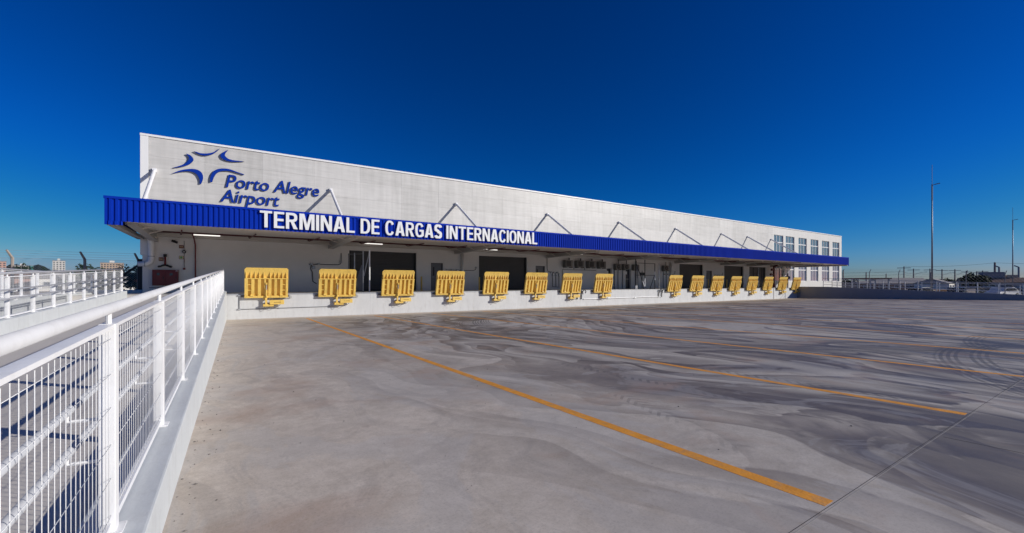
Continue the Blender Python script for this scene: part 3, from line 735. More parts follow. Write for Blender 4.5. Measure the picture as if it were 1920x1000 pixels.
# blue star of five swooshes and the airport's name
lg = thing('airport_sign', 'raised blue star logo and italic airport name on the upper facade', 'sign', (0, VW - .02, 6.4))
SW = [[(-2.12, 8.9), (-1.94, 8.86), (-1.81, 8.72), (-1.79, 8.6), (-1.88, 8.44), (-2.04, 8.29), (-2.27, 8.17), (-2.53, 8.08), (-2.72, 8.03), (-2.49, 8.14), (-2.24, 8.29), (-2.08, 8.45), (-1.99, 8.63), (-2.01, 8.77)],
[(-1.78, 9.1), (-1.61, 9.0), (-1.37, 8.93), (-1.14, 8.97), (-0.93, 9.07), (-0.74, 9.25), (-0.58, 9.46), (-0.79, 9.26), (-1.0, 9.13), (-1.24, 9.06), (-1.48, 9.04), (-1.64, 9.08)],
[(-0.19, 9.44), (-0.37, 9.31), (-0.51, 9.16), (-0.55, 9.05), (-0.48, 8.91), (-0.3, 8.82), (-0.02, 8.79), (0.27, 8.83), (0.6, 8.9), (0.35, 8.89), (0.06, 8.89), (-0.16, 8.93), (-0.3, 9.03), (-0.34, 9.13), (-0.3, 9.26)],
[(-2.75, 7.7), (-2.49, 7.88), (-2.2, 8.02), (-1.88, 8.1), (-1.64, 8.1), (-1.48, 8.02), (-1.37, 7.85), (-1.36, 7.6), (-1.45, 7.32), (-1.51, 7.33), (-1.5, 7.5), (-1.58, 7.74), (-1.71, 7.89), (-1.91, 7.95), (-2.14, 7.93), (-2.43, 7.84)],
[(-1.02, 7.47), (-1.03, 7.69), (-0.96, 7.95), (-0.83, 8.16), (-0.62, 8.29), (-0.34, 8.35), (-0.05, 8.33), (0.27, 8.23), (0.6, 8.15), (0.57, 8.11), (0.24, 8.18), (-0.05, 8.23), (-0.3, 8.22), (-0.51, 8.17), (-0.71, 8.04), (-0.85, 7.8), (-0.93, 7.51)]]
TIPS = [(0, 8), (0, 6), (0, 8), (0, 8, 9), (0, 8, 9, 16)]
def smooth_loop(pts, tips, n=4):
    o = []; N = len(pts)
    for i in range(N):
        p0, p1, p2, p3 = (Vector(pts[(i + q) % N]) for q in (-1, 0, 1, 2))
        if i in tips: p0 = p1
        if (i + 1) % N in tips: p3 = p2
        for k in range(n):
            t = k / n
            q = .5 * ((2 * p1) + (p2 - p0) * t + (2 * p0 - 5 * p1 + 4 * p2 - p3) * t * t + (3 * p1 - p0 - 3 * p2 + p3) * t ** 3)
            o.append((q.x, q.y))
    return o
for s_, tp in zip(SW, TIPS):
    me = curve_mesh('swoosh', [[(x, z - 6.4) for x, z in smooth_loop(s_, tp)]], .08, 'blue_sign', 'blue_sign_side')
    o = inst('swoosh', me, lg); o.rotation_euler = (R(90), 0, 0); o.location = (0, -.045, 0)
def text_mesh(s, off=0.0):
    cu = bpy.data.curves.new('t', 'FONT'); cu.body = s; cu.size = 1.0; cu.offset = off; cu.extrude = .03; cu.resolution_u = 6
    ob = bpy.data.objects.new('t', cu); C.objects.link(ob)
    me = bpy.data.meshes.new_from_object(ob); bpy.data.objects.remove(ob); bpy.data.curves.remove(cu)
    return me
def ext(me):
    xs = [v.co.x for v in me.vertices]; ys = [v.co.y for v in me.vertices]
    return (min(xs), max(xs), min(ys), max(ys)) if xs else (0, 0, 0, 0)
def write_line(s, u0, u1, zb, cap, parent, mats, off=.007, shear=.2, ref='P', yy=-.035):
    base = ext(text_mesh(ref, off)); ch = base[3]
    items = []; pre = ''
    for c in s:
        pre += c
        if c == ' ': continue
        me = text_mesh(c, off); e = ext(me); ep = ext(text_mesh(pre, off))
        items.append((me, ep[1] - e[1]))
    e = ext(text_mesh(s, off)); kz = cap / ch
    kx = (u1 - u0 - shear * cap * .0) / (e[1] - e[0])
    for me, dx in items:
        for v in me.vertices:
            x, y = v.co.x + dx - e[0], v.co.y
            v.co.x = x * kx + shear * y * kz; v.co.y = y * kz
        me.materials.clear()
        for q in mats: me.materials.append(M[q])
        for q in me.polygons: q.material_index = 0 if abs(q.normal.z) > .5 else len(mats) - 1
        me.name = 'letter'
        pl = wloc(parent)
        o = inst('letter', me, parent, (u0 - pl.x, yy, zb - pl.z)); o.rotation_euler = (R(90), 0, 0)
write_line('Porto Alegre', -.30, 4.60, 7.30, .73, lg, ['blue_sign', 'blue_sign_side'])
write_line('Airport', -.56, 2.36, 6.45, .72, lg, ['blue_sign', 'blue_sign_side'])

# ================================================================= DOCK LEVELLERS
def make_leveller():
    root = thing('dock_leveller', '', 'dock leveller')
    th = R(13); ct, st = math.cos(th), math.sin(th); OY, OZ = -.05, -.12
    def P(x, d, h, lip=0.0):      # plate space: d out of the plate (towards the yard), h up the plate
        if h > 1.0 and lip: hh = h - 1.0; a = th + lip; return (x, OY - st * 1.0 - math.sin(a) * hh - ct * d, OZ + ct * 1.0 + math.cos(a) * hh - st * d)
        return (x, OY - st * h - ct * d, OZ + ct * h - st * d)
    def pbox(m, x0, x1, d0, d1, h0, h1): return m.hexa([P(x0, d1, h0), P(x1, d1, h0), P(x1, d0, h0), P(x0, d0, h0), P(x0, d1, h1), P(x1, d1, h1), P(x1, d0, h1), P(x0, d0, h1)])
    Y = 'yellow_paint'
    pbox(MB(), -.95, .95, 0, .016, 0, 1.0).build('plate', Y, root)
    m = MB(); pts = [(-.95, 1.0), (.95, 1.0), (.95, 1.38), (.88, 1.46), (-.88, 1.46), (-.95, 1.38)]
    m.prism([P(x, .018, h + 1e-4, R(9)) for x, h in pts], Vector(P(0, -.002, 1.2, R(9))) - Vector(P(0, .018, 1.2, R(14))))
    m.build('lip', Y, root)
    gx = [-.90, -.71, -.525, -.34, -.15, .13, .31, .49, .67, .85]
    gm = MB().prism([P(0, .016, .945), P(0, .15, .945), P(0, .055, 1.27), P(0, .016, 1.27)], (.028, 0, 0)).mesh('gusset', Y)
    for x in gx: inst('gusset', gm, root, (x, 0, 0))
    pbox(MB(), -.95, .95, .016, .15, .905, .944).build('cross_bar', Y, root)
    zx = lambda q: (q - 594) * .00231
    for a, b in ((184, 246), (306, 364), (426, 484), (545, 575), (622, 680), (736, 785), (846, 894), (956, 1002)):
        pbox(MB(), zx(a), zx(b), .016, .14, .05, .904).build('rib', Y, root)
    for a, b in ((246, 306), (894, 956)):
        for h in (.31, .60): pbox(MB(), zx(a) + .001, zx(b) - .001, .016, .12, h, h + .035).build('rung', Y, root)
    pbox(MB(), -.95, .95, .0165, .17, -.05, .045).build('bottom_bar', Y, root)
    for x in (-.64, .64):
        MB().tube([(x - .06, OY - .16, OZ + .03), (x + .06, OY - .16, OZ + .03)], .055, 10).build('hinge', Y, root)
    # wall side frame
    MB().box(-1.10, 1.02, -.07, -.004, -.16, -.075).build('mount_rail', 'rubber_hose', root)
    # lift column
    m = MB().box(-.075, .015, -.25, -.16, -.62, -.06); m.build('column', Y, root)
    b = MB().box(-.16, .30, -.29, -.01, -.64, -.52).build('bracket', Y, root)
    MB().box(-.16, .02, -.155, -.01, -.30, -.22).build('support_arm', Y, root)
    a = Vector(P(-.02, .16, .68)); e = Vector((-.02, -.28, -.18)); md = a.lerp(e, .45)
    cy = MB().tube([e, md], .038, 10).build('cylinder', Y, root)
    MB().tube([md, a], .02, 8).build('piston_rod', 'galv', cy)
    pbox(MB(), -.06, .02, .14, .20, .63, .72).build('clevis', Y, root)
    bx = MB().box(.12, .76, -.34, -.20, -.545, -.325).build('control_box', Y, root, bevel=.008)
    m = MB(); x = .30
    for w in (.035, .02, .03, .022, .03, .045, .02, .03): m.box(x, x + w, -.344, -.3405, -.45, -.425); x += w + .012
    m.build('lettering', 'text_dark', bx)
    pts = [(-.14 + .30 * k / 8.0, -.18 - .05 * math.sin(math.pi * k / 8), -.60 - .16 * math.sin(math.pi * k / 8)) for k in range(9)]
    MB().tube(pts, .012, 6).build('hose', 'rubber_hose', root)
    pts = [(.16 + .44 * k / 8.0, -.20 - .05 * math.sin(math.pi * k / 8), -.56 - .13 * math.sin(math.pi * k / 8)) for k in range(9)]
    MB().tube(pts, .011, 6).build('hose', 'rubber_hose', root)
    MB().tube([(.96, -.03, -.12), (1.10, -.06, -.14), (1.10, -.06, -.24), (.30, -.06, -.26)], .014, 6).build('cable', 'rubber_hose', root)
    return root
lev_u = [1.46 + 3.342 * k for k in range(8)] + [33.95 + 3.355 * k for k in range(8)]
proto = make_leveller()
for i, u in enumerate(lev_u):
    o = proto if i == 0 else copy_tree(proto)
    o.location = (u, VD, ZD); o.rotation_euler = (R(random.uniform(-1.0, 1.0)), 0, R(random.uniform(-.5, .5)))
for i, (u, o) in enumerate(zip(lev_u, sorted([q for q in C.objects if q.name.startswith('dock_leveller')], key=lambda q: q.location.x))):
    tx = ['yellow dock leveller nearest the ramp fence, leftmost of the row'] + ['yellow dock leveller standing on the dock edge, %s from the left' % ORD[k] for k in range(1, 7)] + \
         ['yellow dock leveller just left of the wide gap in the row', 'yellow dock leveller just right of the wide gap in the row'] + ['small-looking yellow dock leveller, %s counting right from the gap' % ORD[k] for k in range(1, 7)] + ['yellow dock leveller farthest right, beside the shaded retaining wall']
    tag(o, tx[i], 'dock leveller', 'yellow dock levellers along the dock edge')

# ================================================================= FENCES
def white_fence(name, label, fu, fz, v0, n, sp, hpost, hpipe, slope, hand=None, hand_u=.0, grp='white ramp fences', rail_ext=0.0, nw=28, detail=True, rpipe=.0245):
    root = thing(name, label, 'fence', (fu(v0), v0, fz(v0)), grp)
    k = (fu(v0 + 10) - fu(v0)) / 10
    T = lambda v, du, z: (k * v + du, v, z + slope * v)   # local, v from v0
    pm = MB().box(-.030, .030, -.034, .034, -.01, hpost).mesh('post', 'white_paint', bevel=.004)
    bm_ = MB().box(-.055, .055, -.06, .06, 0, .008).mesh('base_plate', 'white_paint')
    sm = MB().tube([(0, 0, hpost), (0, 0, hpipe - .01)], .011, 8).mesh('stub', 'white_paint')
    L = sp * (n - 1)
    for i in range(n):
        v = sp * i
        p = inst('post', pm, root, T(v, 0, 0))
        inst('base_plate', bm_, p, (0, 0, 0))
        if hpipe > hpost + .03: inst('stub', sm, p, (0, 0, 0))
    # welded wire bay shared by all bays
    m = MB(); a, b = .034, sp - .034; z0, z1 = .07, hpost - .04
    rw = .0015
    for q in range(nw):
        v = a + (b - a) * (q + .5) / nw
        m.tube([T(v, .012, z0 - .01), T(v, .012, z1 + .01)], rw, 5)
    for z in [z0 + (z1 - z0) * t for t in (.02, .22, .40, .60, .78, .97)]:
        m.tube([T(a, .015, z), T(b, .015, z)], rw * .8, 5)
    wm = m.mesh('wire_panel', 'white_wire', smooth=True)
    fr1 = MB().bar(T(a - .002, 0, .035), T(b + .002, 0, .035), .03, .03).mesh('bottom_rail', 'white_paint')
    fr2 = MB().bar(T(a - .002, 0, hpost - .009), T(b + .002, 0, hpost - .009), .05, .016).mesh('top_rail', 'white_paint')
    for i in range(n - 1):
        inst('bottom_rail', fr1, root, T(sp * i, 0, 0)); inst('top_rail', fr2, root, T(sp * i, 0, 0))
        w = inst('wire_panel', wm, root, T(sp * i, 0, 0)); w['kind'] = 'stuff'
    MB().tube([T(-.05, 0, hpipe), T(L + .05, 0, hpipe)], rpipe, 14).build('top_pipe', 'pipe_paint', root, smooth=True, world=False)
    if hand:
        br = None
        for hz in hand:
            MB().tube([T(-.05, hand_u, hz), T(L + rail_ext, hand_u, hz)], .0175, 12).build('handrail', 'handrail_paint', root, smooth=True, world=False)
        brm = MB().tube([(0, 0, 0), (hand_u * .85, .02, 0), (hand_u, .02, .0), (hand_u, .02, .03)], .008, 6).mesh('bracket', 'white_paint')
        for i in range(n):
            for hz in hand: inst('bracket', brm, root, T(sp * i, 0, hz - .045))
    return root
FV = 2.66 - 1.55 * 2
white_fence('ramp_fence', 'nearest white wire fence with thick top pipe along the ramp edge', lambda v: -.49 + .006 * v, curb, FV, 17, 1.55, .955, 1.022, .036, hand=(.565, .375), hand_u=-.14)
white_fence('ramp_fence', 'white wire fence with two handrails on the far side of the ramp', lambda v: -3.60, lambda v: .65 + .036 * v, 22.3 - 1.27 * 18, 19, 1.27, .80, .86, .036, hand=(.56, .39), hand_u=.12, rail_ext=.35, nw=20)
white_fence('ramp_fence', 'farthest white wire fence, standing on the tall white wall left of the ramp', lambda v: -5.68, lambda v: 1.33, 5.0, 18, 1.38, .82, .86, 0.0, nw=20)

def security_fence(name, label, pts, tipdir, z0s, h, grp, mesh_to=None, lit='concrete_post', pitch=.16, pr=1.0):
    root = thing(name, label, 'fence', (pts[0][0], pts[0][1], z0s[0]), grp)
    for (u, v), z0 in zip(pts, z0s):
        MB().tube([(u, v, z0 - .2), (u, v, z0 + h), (u + tipdir[0] * .28, v + tipdir[1] * .28, z0 + h + .38)], [.07 * pr, .06 * pr, .045 * pr], 6).build('post', lit, root)
    for (a, za), (b, zb) in zip(zip(pts[:-1], z0s[:-1]), zip(pts[1:], z0s[1:])):
        A, B = Vector((a[0], a[1], za)), Vector((b[0], b[1], zb)); L = (B - A).length; m = MB(); r = .0035
        n = int(L / pitch)
        for k in range(-int(h / pitch), n + 1):
            for s_ in (1, -1):
                t0, t1 = k * pitch, k * pitch + h
                lo, hi = (0, h) if s_ == 1 else (h, 0)
                c0, c1 = max(0, t0), min(L, t1)
                if c1 - c0 < .05: continue
                f0, f1 = (c0 - t0) / h, (c1 - t0) / h
                z_a, z_b = lo + (hi - lo) * f0, lo + (hi - lo) * f1
                d = (B - A) / L
                m.tube([A + d * c0 + Vector((0, 0, z_a)), A + d * c1 + Vector((0, 0, z_b))], r, 3, cap=False)
        w = m.build('chain_link', 'galv', root); w['kind'] = 'stuff'
        m = MB()
        for q in (.12, .24, .36):
            o = Vector((tipdir[0] * .28 * q / .38, tipdir[1] * .28 * q / .38, h + q))
            m.tube([A + o, B + o], .005, 3, cap=False)
        m.tube([A + Vector((0, 0, h)), B + Vector((0, 0, h))], .006, 3, cap=False)
        w = m.build('barbed_wire', 'galv', root); w['kind'] = 'stuff'
    return root
sf = security_fence('security_fence', 'chain-link fence with bent concrete posts left of the building corner', [(-4.30, 30.9), (-6.45, 31.0), (-9.05, 31.1), (-11.7, 31.2), (-14.3, 31.3)], (-.45, -.8), [.6] * 5, 2.42, 'security fences', pitch=.11)
MB().bar((-4.32, 30.85, 2.75), (-5.9, 30.95, 1.3), .10, .10).build('brace', 'black_metal', sf)
MB().box(-4.30, -4.12, 30.6, 30.85, .6, 3.1).build('end_post', 'black_metal', sf)
security_fence('security_fence', 'chain-link fence with bent posts along the outer edge of the far ramp', [(63.3, 21.9 - 2.66 * k) for k in range(11)], (.8, -.3), [rtop(21.9 - 2.66 * k) - .15 for k in range(11)], 1.95, 'security fences', lit='conduit_grey', pitch=.3, pr=.6)

# steel guard rails of the far ramp
def guard_rail(label, u, v0, n, sp, z_off):
    root = thing('guard_rail', label, 'guard rail', (u, v0, rtop(v0)), 'guard rails of the far ramp')
    zz = lambda i: rtop(v0 - sp * i) - rtop(v0) + z_off
    for i in range(n):
        p = MB().box(-.025, .025, -.03, .03, 0, 1.0).build('post', 'galv_light', root, world=False); p.location = (0, -sp * i, zz(i))
    for h in (.28, .58, .97):
        MB().tube([(0, -sp * i, zz(i) + h) for i in range(n)], .020, 8).build('rail', 'galv_light', root, world=False, smooth=True)
    return root
guard_rail('grey steel guard rail on top of the shaded retaining wall', 58.35, 22.1, 21, 1.385, 0)
guard_rail('grey steel guard rail on the outer side of the far ramp', 62.7, 22.8, 21, 1.385, -.15)

# ================================================================= THINGS ON AND UNDER THE CANOPY
tm = MB().tube([(-.60, 0, 0), (.60, 0, 0)], .030, 10).mesh('lamp_tube', 'tube_lit')
hm = MB().box(-.66, .66, -.07, .07, .04, .10).mesh('housing', 'steel_grey')
rm = MB().tube([(0, 0, .10), (0, 0, .58)], .010, 6).mesh('hanger', 'steel_grey')
for i in range(7):
    u = -1.14 + 8.87 * i
    t = thing('strip_light', 'lit white strip light hanging under the canopy, %s from the ramp end' % ORD[i], 'light', (u, 28.35, 4.36), 'strip lights under the canopy')
    inst('housing', hm, t); inst('lamp_tube', tm, t); inst('hanger', rm, t, (-.4, 0, 0)); inst('hanger', rm, t, (.4, 0, 0))
# sprinkler main with branches
sp_ = thing('sprinkler_pipe', 'dark red sprinkler main running under the canopy beside the wall', 'pipe', (0, 27.6, 4.5))
MB().tube([(-2.6, 27.7, 4.42), (61.5, 27.7, 4.42)], .085, 10).build('main_pipe', 'maroon', sp_, smooth=True)
for k in range(22):
    u = -2.2 + 2.95 * k
    MB().tube([(u, 27.7, 4.36), (u + .05, 27.2, 4.225), (u + .25, 24.9, 4.215)], .032, 6).build('branch', 'maroon', sp_)
MB().tube([(-1.74, 27.7, 4.45), (-1.74, 29.2, 4.20), (-1.74, VW - .10, 4.15), (-1.70, VW - .10, 3.90), (-1.70, VW - .10, ZD)], .034, 8).build('drop_pipe', 'fire_red', sp_, smooth=True)
# fire riser at the far end of the dock
fr = thing('fire_riser', 'dark red fire main riser with valves at the far end of the dock', 'pipe', (61.3, 29.2, ZD))
MB().tube([(61.3, 29.0, ZD), (61.3, 29.0, 4.0), (61.5, 28.6, 4.35), (61.5, 27.7, 4.5)], .13, 10).build('riser_pipe', 'maroon', fr, smooth=True)
for z, w in ((3.0, .75), (2.3, .6), (3.65, .5)):
    MB().tube([(61.3 - w, 29.0, z), (61.3, 29.0, z)], .09, 8).build('branch', 'maroon', fr, smooth=True)
    MB().tube([(61.3 - w, 28.9, z), (61.3 - w, 29.1, z)], .17, 10).build('valve', 'maroon', fr)
MB().tube([(61.3, 29.0, ZD), (61.3, 29.0, 1.7)], .17, 10).build('base_flange', 'fire_red', fr)
mm = thing('fire_pump', 'dark valve assembly standing between the last two dock doors and the office', 'valve', (64.2, 28.6, ZD))
MB().tube([(64.2, 28.6, ZD - .1), (64.2, 28.6, 2.5)], .12, 8).build('stand_pipe', 'maroon', mm)
MB().tube([(63.8, 28.6, 2.6), (64.6, 28.6, 2.6)], .22, 8).build('valve', 'black_metal', mm); MB().tube([(64.0, 28.5, 2.8), (64.0, 28.5, 3.2)], .10, 8).build('valve_wheel', 'black_metal', mm)
# white downpipe on the left corner
dp = thing('downpipe', 'fat white downpipe bending off the building corner above the fire cabinet', 'downpipe', (-3.55, VW - .15, ZD))
MB().tube([(-3.60, VW - .55, 4.20), (-3.60, VW - .25, 4.02), (-3.58, VW - .17, 3.85), (-3.58, VW - .17, 3.05), (-3.62, VW - .17, 2.90), (-3.78, VW - .17, 2.80), (-4.12, VW - .17, 2.78)], .13, 14).build('pipe', 'white_paint', dp, smooth=True)
MB().tube([(-3.58, VW - .17, 3.18), (-3.58, VW - .17, 3.22)], .142, 14).build('clamp', 'galv', dp)
MB().tube([(-3.85, VW - .17, 2.79), (-3.82, VW - .17, 2.79)], .145, 14).build('clamp', 'galv', dp)
# second downpipe at the third outrigger
for u, lb in ((14.78, 'grey downpipe on the wall between the first two roller doors'), (40.0, 'grey downpipe on the wall left of the third roller door')):
    d2 = thing('downpipe', lb, 'downpipe', (u, VW - .12, ZD))
    MB().tube([(u, VW - .12, ZD), (u, VW - .12, 4.05)], .11, 12).build('pipe', 'wall_white', d2, smooth=True)
    MB().box(u - .14, u + .14, VW - .05, VW - .002, 3.0, 3.05).build('clamp', 'galv', d2)
# fire cabinet and signs
fc = thing('fire_cabinet', 'wide dark red two-door fire hose cabinet on the wall by the ramp', 'cabinet', (-2.99, VW - .2, 1.66))
MB().box(-3.54, -2.44, VW - .22, VW - .002, 1.66, 2.50).build('case', 'fire_red', fc, bevel=.01)
for a, b in ((-3.52, -2.995), (-2.985, -2.46)):
    d = MB().box(a, b, VW - .245, VW - .221, 1.69, 2.47).build('door', 'fire_red', fc, bevel=.005)
    c = (a + b) / 2
    MB().tube([(c - .02, VW - .246, 2.26), (c - .02, VW - .262, 2.26)], .075, 16).build('window', 'glass_far', d)
    MB().box(b - .09, b - .06, VW - .27, VW - .246, 2.02, 2.12).build('latch', 'black_metal', d)
MB().box(-2.56, -2.47, VW - .25, VW - .2455, 2.43, 2.455).build('plate', 'letter_white', fc)
hy = thing('hydrant_manifold', 'dark red standpipe with two hose outlets above the fire cabinet', 'hydrant', (-3.01, VW - .1, 2.65))
MB().tube([(-3.01, VW - .12, 2.72), (-3.01, VW - .12, 3.22)], .045, 10).build('pipe', 'fire_red', hy, smooth=True)
MB().tube([(-3.01, VW - .12, 3.20), (-3.01, VW - .12, 3.34)], .075, 10).build('cap', 'black_metal', hy)
for s_ in (-1, 1):
    MB().tube([(-3.01, VW - .12, 2.76), (-3.01 + s_ * .12, VW - .15, 2.72), (-3.01 + s_ * .22, VW - .17, 2.66)], .05, 8).build('outlet', 'black_metal', hy, smooth=True)
    MB().tube([(-3.01 + s_ * .22, VW - .17, 2.64), (-3.01 + s_ * .28, VW - .19, 2.70)], .055, 8).build('cap', 'black_metal', hy)
def wall_sign(name, label, u0, u1, z0, z1, mats, inner):
    o = MB().box(u0, u1, VW - .02, VW - .002, z0, z1).build(name, mats); tag(o, label, 'sign')
    return o
s1 = wall_sign('hydrant_sign', 'small red sign with a pale letter H beside the red standpipe', -3.29, -3.09, 2.97, 3.17, 'fire_red', None)
MB().box(-3.255, -3.235, VW - .024, VW - .0205, 3.0, 3.14).box(-3.155, -3.135, VW - .024, VW - .0205, 3.0, 3.14).box(-3.235, -3.155, VW - .024, VW - .0205, 3.06, 3.085).build('letter', 'sign_yellow', s1)
s2 = wall_sign('exit_sign', 'small dark red sign with faint lettering under the camera', -2.43, -2.22, 3.69, 3.86, 'fire_red', None)
m = MB(); x = -2.40
for w in (.03, .028, .03, .022):
    m.box(x, x + w, VW - .024, VW - .0205, 3.75, 3.80); x += .042
m.build('lettering', 'sign_yellow', s2)
s3 = wall_sign('alarm_sign', 'pale green and yellow fire alarm sign with red border', -2.43, -2.22, 3.10, 3.28, 'fire_red', None)
MB().box(-2.415, -2.235, VW - .024, VW - .0205, 3.115, 3.265).build('face', 'sign_yellow', s3)
MB().tube([(-2.325, VW - .0242, 3.19), (-2.325, VW - .03, 3.19)], .055, 16).build('symbol', 'sign_green', s3)
al = thing('alarm_siren', 'round black alarm siren on its conduit above the pale sign', 'siren', (-2.2, VW - .05, 2.6))
MB().tube([(-2.20, VW - .03, 2.55), (-2.20, VW - .03, 4.10)], .012, 6).build('conduit', 'conduit_grey', al)
MB().tube([(-2.20, VW - .035, 3.50), (-2.20, VW - .12, 3.50)], .085, 16).build('siren', 'black_metal', al)
MB().tube([(-2.20, VW - .121, 3.50), (-2.20, VW - .135, 3.50)], .03, 10).build('lens', 'letter_white', al)
MB().box(-2.255, -2.145, VW - .10, VW - .002, 2.52, 2.62).build('call_point', 'fire_red', al)
MB().box(-2.215, -2.185, VW - .05, VW - .03, 2.92, 3.14).build('sleeve', 'maroon', al)
cm = thing('security_camera', 'black bullet security camera high on the wall under the canopy', 'camera', (-2.62, VW - .1, 4.05))
MB().tube([(-2.62, VW, 4.1), (-2.62, VW - .1, 4.08)], .04, 8).build('mount', 'black_metal', cm); MB().tube([(-2.72, VW - .16, 4.08), (-2.48, VW - .2, 3.98)], .065, 10).build('barrel', 'black_metal', cm, smooth=True)

# bollards
bo = MB().tube([(0, 0, 0), (0, 0, 1.02)], .06, 12).mesh('tube', 'yellow_paint'); bb = MB().box(-.1, .1, -.1, .1, 0, .012).mesh('base_plate', 'yellow_paint')
for u, lb in ((11.32, 'right of the first roller door'), (16.02, 'left of the second roller door'), (46.35, 'right of the third roller door'), (50.15, 'left of the fourth roller door')):
    t = thing('bollard', 'thin yellow guard post ' + lb, 'bollard', (u, 29.1, ZD), 'yellow guard posts by the doors')
    inst('tube', bo, t); inst('base_plate', bb, t)

# wall conduits with sockets
def conduit(label, paths, boxes, r=.022, y=VW - .04, mat='black_metal'):
    t = thing('conduit', label, 'conduit', (paths[0][0][0], y, paths[0][0][1]), 'conduits on the dock wall')
    for p in paths: MB().tube([(u, y, z) for u, z in p], r, 6).build('pipe', mat, t, smooth=True)
    for u0, u1, z0, z1 in boxes: MB().box(u0, u1, y - .09, VW - .002, z0, z1).build('socket', 'galv', t, bevel=.01)
    return t
conduit('black conduit with two sockets left of the first roller door', [[(4.05, 2.98), (5.78, 2.98), (5.95, 3.05), (5.98, 3.2), (5.98, 3.75)], [(4.2, 2.98), (4.15, 2.7), (4.25, 2.5), (4.28, 1.9), (4.5, 1.75)]], [(4.12, 4.28, 2.94, 3.06), (4.55, 4.70, 2.94, 3.06), (5.90, 6.02, 3.1, 3.25), (4.25, 4.42, 2.68, 2.88)])
conduit('black conduit with three sockets right of the first grey door', [[(13.45, 2.78), (15.75, 2.78), (15.95, 2.86), (15.98, 3.0)]], [(13.42, 13.58, 2.74, 2.86), (13.86, 14.02, 2.74, 2.86), (14.30, 14.46, 2.74, 2.86), (15.9, 16.04, 2.95, 3.08)])
conduit('black conduit dropping to three hanging plugs right of the second grey door', [[(23.02, 4.2), (23.02, 3.05), (23.1, 2.85), (23.4, 2.75), (24.3, 2.75)], [(23.62, 2.7), (23.62, 1.5), (24.4, 1.45)], [(24.0, 2.7), (24.0, 1.5)], [(24.35, 2.7), (24.35, 1.5)]], [(23.40, 23.52, 2.68, 2.82), (23.75, 23.87, 2.68, 2.82), (24.12, 24.24, 2.68, 2.82), (23.58, 23.72, 2.42, 2.65), (23.96, 24.08, 2.42, 2.65), (24.3, 24.42, 2.42, 2.65)])
conduit('dark horizontal conduit below the four square condenser units', [[(24.75, 1.6), (24.75, 3.02), (28.9, 3.02)], [(26.1, 3.02), (26.1, 3.2)], [(27.4, 3.02), (27.4, 3.2)]], [])
for k, u in enumerate((31.35, 31.85, 32.5, 34.35, 34.75, 35.4, 38.8, 39.3)):
    conduit('thin dark vertical conduit below the round condenser units, %s from the left' % ORD[k], [[(u, ZD), (u, 3.1)]], [], r=.03, mat='conduit_grey')
conduit('black conduit with three sockets above the leveller right of the gap', [[(38.9, 2.75), (40.4, 2.75), (40.75, 2.85), (40.8, 3.15)]], [(39.0, 39.2, 2.7, 2.84), (39.5, 39.7, 2.7, 2.84), (40.0, 40.2, 2.7, 2.84)])
conduit('black conduit with three sockets left of the fourth roller door', [[(48.3, 2.75), (49.7, 2.75), (50.0, 2.85), (50.05, 3.1)]], [(48.4, 48.6, 2.7, 2.84), (48.9, 49.1, 2.7, 2.84), (49.4, 49.6, 2.7, 2.84)])

# condenser units
def ac_square():
    r = thing('condenser_unit', '', 'air conditioner')
    MB().box(-.42, .42, -.42, 0, 0, .62).build('casing', 'ac_body', r, bevel=.015)
    MB().box(-.34, .20, -.425, -.4205, .07, .55).build('grille', 'black_metal', r)
    MB().tube([(.25, -.1, .62), (.25, -.1, .85)], .05, 8).build('pipe', 'black_metal', r)
    for x in (-.35, .35): MB().box(x - .02, x + .02, -.48, 0, -.05, -.004).build('bracket', 'black_metal', r)
    return r
def ac_round():
    r = thing('condenser_unit', '', 'air conditioner')
    MB().box(-.38, .38, -.34, 0, 0, .56).build('casing', 'ac_body', r, bevel=.015)
    MB().tube([(-.02, -.341, .28), (-.02, -.36, .28)], .23, 20).build('fan_grille', 'black_metal', r)
    MB().tube([(-.02, -.361, .28), (-.02, -.37, .28)], .05, 10).build('fan_hub', 'conduit_grey', r)
    MB().tube([(.2, -.1, .56), (.2, -.1, .95)], .035, 8).build('pipe', 'black_metal', r)
    for x in (-.3, .3): MB().box(x - .02, x + .02, -.38, 0, -.05, -.004).build('bracket', 'black_metal', r)
    return r
pa = ac_square(); pr_ = ac_round()
lab4 = ['leftmost of four square condenser units high on the wall', 'second from the left of four square condenser units on the wall', 'third from the left of four square condenser units on the wall', 'rightmost of four square condenser units high on the wall']
for k, u in enumerate((25.2, 26.6, 28.0, 29.35)):
    o = pa if k == 0 else copy_tree(pa); o.location = (u, VW - .03, 3.24); tag(o, lab4[k], group='square condenser units')
lab5 = ['round-fan condenser unit between the two dark narrow doors', 'round-fan condenser unit above the second dark narrow door', 'round-fan condenser unit behind the folding pipe frame', 'round-fan condenser unit alone left of the third roller door']
for k, u in enumerate((31.6, 32.75, 34.2, 38.9)):
    o = pr_ if k == 0 else copy_tree(pr_); o.location = (u, VW - .03, 3.14); tag(o, lab5[k], group='round-fan condenser units')

